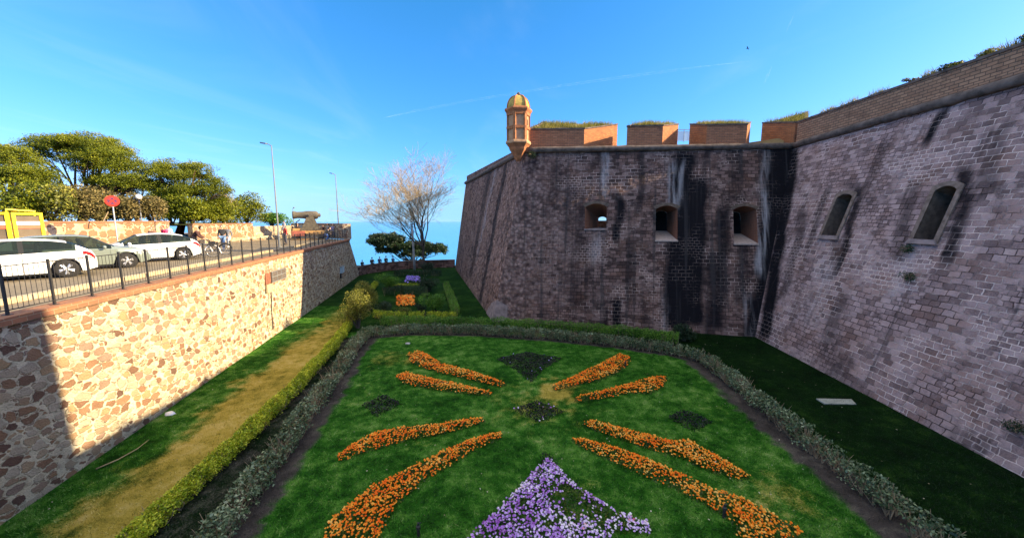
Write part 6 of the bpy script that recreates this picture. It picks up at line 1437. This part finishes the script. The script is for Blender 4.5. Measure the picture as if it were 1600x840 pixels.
def pose(kind):
    J = dict(pelvis=(0, 0, .95), waist=(0, .01, 1.08), chest=(0, .01, 1.28), neck=(0, .01, 1.45), crown=(0, .02, 1.53),
             hipL=(-.09, 0, .90), kneeL=(-.10, .03, .49), ankL=(-.10, -.02, .09), toeL=(-.11, .14, .035), hipR=(.09, 0, .90), kneeR=(.10, .03, .49), ankR=(.10, -.02, .09), toeR=(.11, .14, .035),
             shL=(-.175, 0, 1.385), elL=(-.225, -.03, 1.12), wrL=(-.235, .05, .88), haL=(-.235, .075, .81), shR=(.175, 0, 1.385), elR=(.225, -.03, 1.12), wrR=(.235, .05, .88), haR=(.235, .075, .81))
    if kind == 'walk': J.update(kneeL=(-.09, .16, .52), ankL=(-.09, .22, .12), toeL=(-.09, .37, .08), kneeR=(.09, -.04, .48), ankR=(.09, -.27, .12), toeR=(.10, -.16, .03), elL=(-.22, -.12, 1.14), wrL=(-.22, -.12, .90), haL=(-.22, -.10, .83), elR=(.22, .04, 1.13), wrR=(.22, .18, .93), haR=(.22, .22, .87))
    if kind in ('lean', 'crouch'):
        J.update(waist=(0, .05, 1.07), chest=(0, .15, 1.24), neck=(0, .24, 1.37), crown=(0, .30, 1.44), shL=(-.175, .20, 1.32), shR=(.175, .20, 1.32), elL=(-.23, .28, 1.07), wrL=(-.20, .46, .94), haL=(-.19, .53, .91), elR=(.23, .28, 1.07), wrR=(.20, .46, .94), haR=(.19, .53, .91))
    if kind == 'crouch':
        for k in J: J[k] = (J[k][0], J[k][1], J[k][2]-.22) if k[:3] not in ('ank', 'toe', 'kne') else J[k]
        J.update(kneeL=(-.13, .25, .48), kneeR=(.13, .25, .48))
    if kind in ('sit', 'child'):
        for k in J: J[k] = (J[k][0], J[k][1], J[k][2]-.86) if k[:3] not in ('ank', 'toe', 'kne') else J[k]
        J.update(kneeL=(-.11, .42, .04), ankL=(-.11, .44, -.38), toeL=(-.11, .58, -.43), kneeR=(.11, .42, .04), ankR=(.11, .44, -.38), toeR=(.11, .58, -.43), elL=(-.23, .06, .27), wrL=(-.16, .26, .16), haL=(-.13, .32, .14), elR=(.23, .06, .27), wrR=(.16, .26, .16), haR=(.13, .32, .14))
    if kind == 'child': J.update(kneeL=(-.13, .30, -.02), ankL=(-.10, .34, -.40), toeL=(-.10, .45, -.45), kneeR=(.13, .30, -.02), ankR=(.10, .34, -.40), toeR=(.10, .45, -.45), wrL=(-.10, .22, .22), haL=(-.07, .27, .2), wrR=(.10, .22, .22), haR=(.07, .27, .2))
    return J
RAD = dict(pelvis=.125, waist=.105, chest=.13, neck=.052, crown=.05, hipL=.085, kneeL=.056, ankL=.038, toeL=.032, shL=.058, elL=.041, wrL=.028, haL=.034)
RAD.update({k[:-1]+'R': v for k, v in list(RAD.items()) if k.endswith('L')})
EDG = [('pelvis', 'waist'), ('waist', 'chest'), ('chest', 'neck'), ('neck', 'crown')]+[(a+s, b_+s) for s in 'LR' for a, b_ in (('hip', 'knee'), ('knee', 'ank'), ('ank', 'toe'), ('sh', 'el'), ('el', 'wr'), ('wr', 'ha'))]+[('pelvis', 'hipL'), ('pelvis', 'hipR'), ('chest', 'shL'), ('chest', 'shR')]
PC = {}
def person_meshes(kind):
    if kind in PC: return PC[kind]
    J = pose(kind); body = skin_mesh("body", J, EDG, {k: v*0.95 for k, v in RAD.items()})
    up = [k for k in J if k in ('pelvis', 'waist', 'chest') or k[:2] in ('sh', 'el', 'wr')]; upj = {k: J[k] for k in up}; upj['nk'] = tuple((Vector(J['chest'])*0.25+Vector(J['neck'])*0.75))
    ue = [e for e in EDG if e[0] in upj and e[1] in upj]+[('chest', 'nk')]; shirt = skin_mesh("top", upj, ue, {k: (RAD[k]+.020 if k in RAD else .075) for k in upj})
    lw = [k for k in J if k == 'pelvis' or k[:3] in ('hip', 'kne', 'ank')]; lwj = {k: J[k] for k in lw}; le = [e for e in EDG if e[0] in lwj and e[1] in lwj]; tr = skin_mesh("trousers", lwj, le, {k: RAD[k]+.024 for k in lwj})
    # head, face, fingers joined into the body mesh
    c = Vector(J['crown']); n_ = (c-Vector(J['neck'])).normalized(); hc = c+n_*0.09+Vector((0, .015, 0)); mb = MB()
    mb.ball(hc, (.076, .096, .116), 14, 10); mb.ball(hc+Vector((0, .098, -.015)), (.014, .022, .02), 6, 4); mb.ball(hc+Vector((0, .085, -.055)), (.026, .012, .008), 6, 4)
    for s in (-1, 1): mb.ball(hc+Vector((s*.030, .082, .012)), (.013, .010, .009), 6, 4); mb.ball(hc+Vector((s*.077, 0, 0)), (.012, .022, .03), 6, 4)
    for s in 'LR':
        w_, h_ = Vector(J['wr'+s]), Vector(J['ha'+s]); d = (h_-w_).normalized(); sd = d.cross(Vector((0, 0, 1) if abs(d.z) < .8 else (0, 1, 0))).normalized(); sg = 1 if s == 'L' else -1; cu = d.cross(sd).normalized()*0.3
        for k, ln in enumerate((.060, .070, .066, .052)):
            b0 = h_+sd*(k-1.5)*.017+d*.012; mb.tube([b0, b0+d*ln*.5+cu*ln*.1, b0+d*ln*.85+cu*ln*.5], [.009, .0085, .006], 5)
        b0 = w_+(h_-w_)*.5+sd*sg*.028; mb.tube([b0, b0+sd*sg*.022+d*.03, b0+sd*sg*.02+d*.06], [.011, .010, .007], 5)
    extra = bpy.data.meshes.new("x"); extra.from_pydata(mb.v, [], mb.f)
    bm = bmesh.new(); bm.from_mesh(body); bm.from_mesh(extra); bpy.data.meshes.remove(extra)
    for f_ in bm.faces: f_.smooth = True
    bm.to_mesh(body); bm.free()
    hr = MB(); hr.ball(hc+Vector((0, -.014, .022)), (.086, .104, .112), 14, 10); hr.v = [v for v in hr.v]
    cut = [(x, y if not (y > hc.y+.055 and z < hc.z+.06) else hc.y+.03, z) for x, y, z in hr.v]; hr.v = cut
    lh = MB(); lh.v, lh.f, lh.uv = list(hr.v), list(hr.f), list(hr.uv); lh.ball(hc+Vector((0, -.075, -.10)), (.085, .05, .15), 10, 8)
    sh = MB()
    for s in 'LR':
        a, t_ = Vector(J['ank'+s]), Vector(J['toe'+s]); m_ = a.lerp(t_, .45); sh.ball(Vector((m_.x, m_.y, min(a.z, t_.z)+.02)), (.050, .135, .052), 10, 6)
    PC[kind] = (body, shirt, tr, hr, lh, sh); return PC[kind]
CM = {}
def cloth(c):
    if c not in CM: CM[c] = plain("cloth_%d" % len(CM), c, 0.85, var=0.12, scale=12)
    return CM[c]
def person(label, p, rz, kind, top, legs, hair=(0.03, 0.02, 0.015), long=False, sc=1.0, group=None, hat=None):
    body, shirt, tr, hr, lh, sh = person_meshes(kind); o = thing("person", label, "person", p, rz, group); o.scale = (sc, sc, sc)
    def put(nm, me, m):
        me = me.copy(); me.materials.clear(); me.materials.append(m); me.polygons.foreach_set('use_smooth', [True]*len(me.polygons)); return link(nm, me, o)
    put("body", body, SKIN); put("top", shirt, cloth(top)); put("trousers", tr, cloth(legs))
    (lh if long else hr).build("hair", cloth(hat or hair), o, True); sh.build("shoes", cloth((0.05, 0.045, 0.045) if kind != 'walk' else (0.6, 0.58, 0.55)), o, True)
    return o
person("person in a black T-shirt and blue jeans, left one of the walking couple", G(350, 390, TZ), R(200), 'walk', (0.03, 0.03, 0.035), (0.16, 0.26, 0.42), (0.05, 0.025, 0.015), sc=1.03)
person("person in a grey jacket and pale trousers walking beside the black T-shirt", G(358, 387, TZ), R(190), 'walk', (0.16, 0.17, 0.19), (0.50, 0.52, 0.54), (0.12, 0.06, 0.03), True, 0.99)
person("person in a dark brown jacket bending over the pale bicycle", G(305, 399, TZ), R(-60), 'lean', (0.07, 0.03, 0.025), (0.05, 0.05, 0.06), (0.03, 0.018, 0.012), sc=1.1)
person("person with long brown hair in front of the garden wall, behind the white car", AT(239, 372, 26.5).to_2d().to_3d()+Vector((0, 0, TZ)), R(200), 'stand', (0.20, 0.10, 0.07), (0.06, 0.06, 0.07), (0.14, 0.06, 0.03), True, 0.97)
person("person in a crimson jacket behind the white car's rear window", AT(257, 372, 27).to_2d().to_3d()+Vector((0, 0, TZ)), R(160), 'stand', (0.55, 0.02, 0.10), (0.04, 0.04, 0.05), (0.30, 0.05, 0.03), sc=1.02)
person("person in a bright white shirt beside the crimson jacket", AT(265, 372, 27.2).to_2d().to_3d()+Vector((0, 0, TZ)), R(170), 'stand', (0.85, 0.85, 0.82), (0.10, 0.10, 0.11), (0.25, 0.17, 0.10), sc=1.06)
pc_ = G(447, 382, TZ); person("person in a red top carrying a child on the shoulders", pc_, R(150), 'stand', (0.50, 0.07, 0.06), (0.10, 0.10, 0.12), sc=1.0)
person("child in pale grey jacket and dark cap riding on someone's shoulders", pc_+Vector((0, -0.02, 1.52)), R(150), 'child', (0.45, 0.45, 0.48), (0.20, 0.20, 0.24), sc=0.62, hat=(0.03, 0.035, 0.06))
person("person in a dark coat standing left of the old gun", AT(458, 370, 44).to_2d().to_3d()+Vector((0, 0, TZ)), R(120), 'stand', (0.05, 0.045, 0.06), (0.06, 0.06, 0.08), sc=1.0)
person("person in a dark brown coat between the gun and the dark-coated person", AT(466, 370, 44.5).to_2d().to_3d()+Vector((0, 0, TZ)), R(220), 'stand', (0.10, 0.05, 0.04), (0.07, 0.07, 0.08), (0.10, 0.05, 0.03), True, 1.0)
person("person in a dark coat leftmost of the group by the terrace parapet", AT(506, 372, 44).to_2d().to_3d()+Vector((0, 0, TZ)), R(100), 'stand', (0.09, 0.05, 0.05), (0.05, 0.05, 0.07))
person("person in a pale shirt and dark vest amid the group by the parapet", AT(513.5, 372, 44.3).to_2d().to_3d()+Vector((0, 0, TZ)), R(150), 'stand', (0.42, 0.36, 0.34), (0.06, 0.05, 0.07), sc=1.03)
person("person in a lilac top rightmost of the group by the parapet", AT(521, 372, 43.4).to_2d().to_3d()+Vector((0, 0, TZ)), R(210), 'walk', (0.34, 0.28, 0.40), (0.10, 0.10, 0.14), sc=1.0)
person("person in a dark top and bright blue jeans crouching forward at the railing", AT(510, 377, 38.5).to_2d().to_3d()+Vector((0, 0, TZ)), R(-70), 'crouch', (0.03, 0.03, 0.04), (0.07, 0.16, 0.46), sc=1.0)
for px, py, lab, col, s in ((581, 402, "largest dark seated person on the curved parapet", (0.03, 0.03, 0.05), 1.05), (593, 403, "person sitting on the parapet wearing a blue hood", (0.03, 0.05, 0.16), 1.0), (603, 405, "broad dark seated person on the parapet right of the blue hood", (0.035, 0.03, 0.035), 1.0), (614, 406, "small seated person in blue on the parapet, rightmost of the sitters", (0.04, 0.06, 0.20), 0.85), (566, 412, "small dark seated person at the parapet's left end by the wall corner", (0.03, 0.03, 0.04), 0.85)):
    Y = float(np.interp(px, [556, 575, 600, 635, 711], [p.y for p in pp]))+0.3; q_ = AT(px, py, Y)
    person(lab, (q_.x, Y, 1.13), R(10), 'sit', col, (0.03, 0.03, 0.04), (0.02, 0.015, 0.012), sc=s, hat=col if 'hood' in lab else None, group="people sitting on the far parapet")

# ------------------------------------------------------------------ sky traffic
m, nt, b = mat("vapour"); t = T(nt); b.inputs['Base Color'].default_value = (0.95, 0.97, 1, 1); b.inputs['Roughness'].default_value = 1; tr = t.n('BsdfTransparent'); mx = t.n('MixShader', {0: t.math('MULTIPLY', t.step(t.noise(t.scale(t.obj, (0.012, 0.012, 0.012)), 1.0, 4.0), 0.3, 0.7), 0.06), 1: tr.outputs[0], 2: b.outputs[0]}); t.link(mx.outputs[0], nt.nodes['Material Output'].inputs['Surface'])
def contrail(pts_, Y, lab, rad):
    P_ = [AT(*q_, Y) for q_ in pts_]; c = P_[0]; mb = MB(); mb.tube([p-c for p in P_], rad, 8); o = mb.build("contrail", m, None, True, c); tag(o, lab, "contrail"); o.visible_shadow = True
contrail(((600, 184), (650, 173), (760, 153), (870, 135), (970, 121), (1060, 109), (1170, 96)), 9000, "long faint contrail rising to the right above the sentry box", [4, 26, 24, 26, 30, 24, 4])
contrail(((1194, 132), (1199, 119), (1206, 104)), 9000, "short bright contrail streak above the brick merlons", [6, 26, 3])
contrail(((1228, 52), (1234, 38), (1242, 20)), 9000, "very faint contrail streak near the top right of the sky", [2, 14, 2])
bp = AT(1168, 76, 110); mb = MB(); mb.ball((0, 0, 0), (0.10, 0.28, 0.09), 8, 6)
mb.ball((0, 0.28, 0.03), (0.06, 0.09, 0.06), 6, 5); mb.hexa([Vector(v) for v in ((-.04, -.22, -.01), (.04, -.22, -.01), (.08, -.45, -.01), (-.08, -.45, -.01))][::-1], [Vector(v) for v in ((-.04, -.22, .01), (.04, -.22, .01), (.08, -.45, .01), (-.08, -.45, .01))][::-1])
for s in (-1, 1):
    w0 = [(0, .12, .02), (s*.35, .10, .22), (s*.75, -.05, .12), (s*.35, -.12, .2), (0, -.12, .02)]
    mb.face(w0); mb.face([(x, y, z+.02) for x, y, z in w0][::-1])
o = mb.build("bird", plain("dark_feathers", (0.03, 0.03, 0.035), 0.8), None, True, bp); o.rotation_euler = (0, R(25), R(40)); tag(o, "small dark bird gliding high in the sky at the right", "bird")
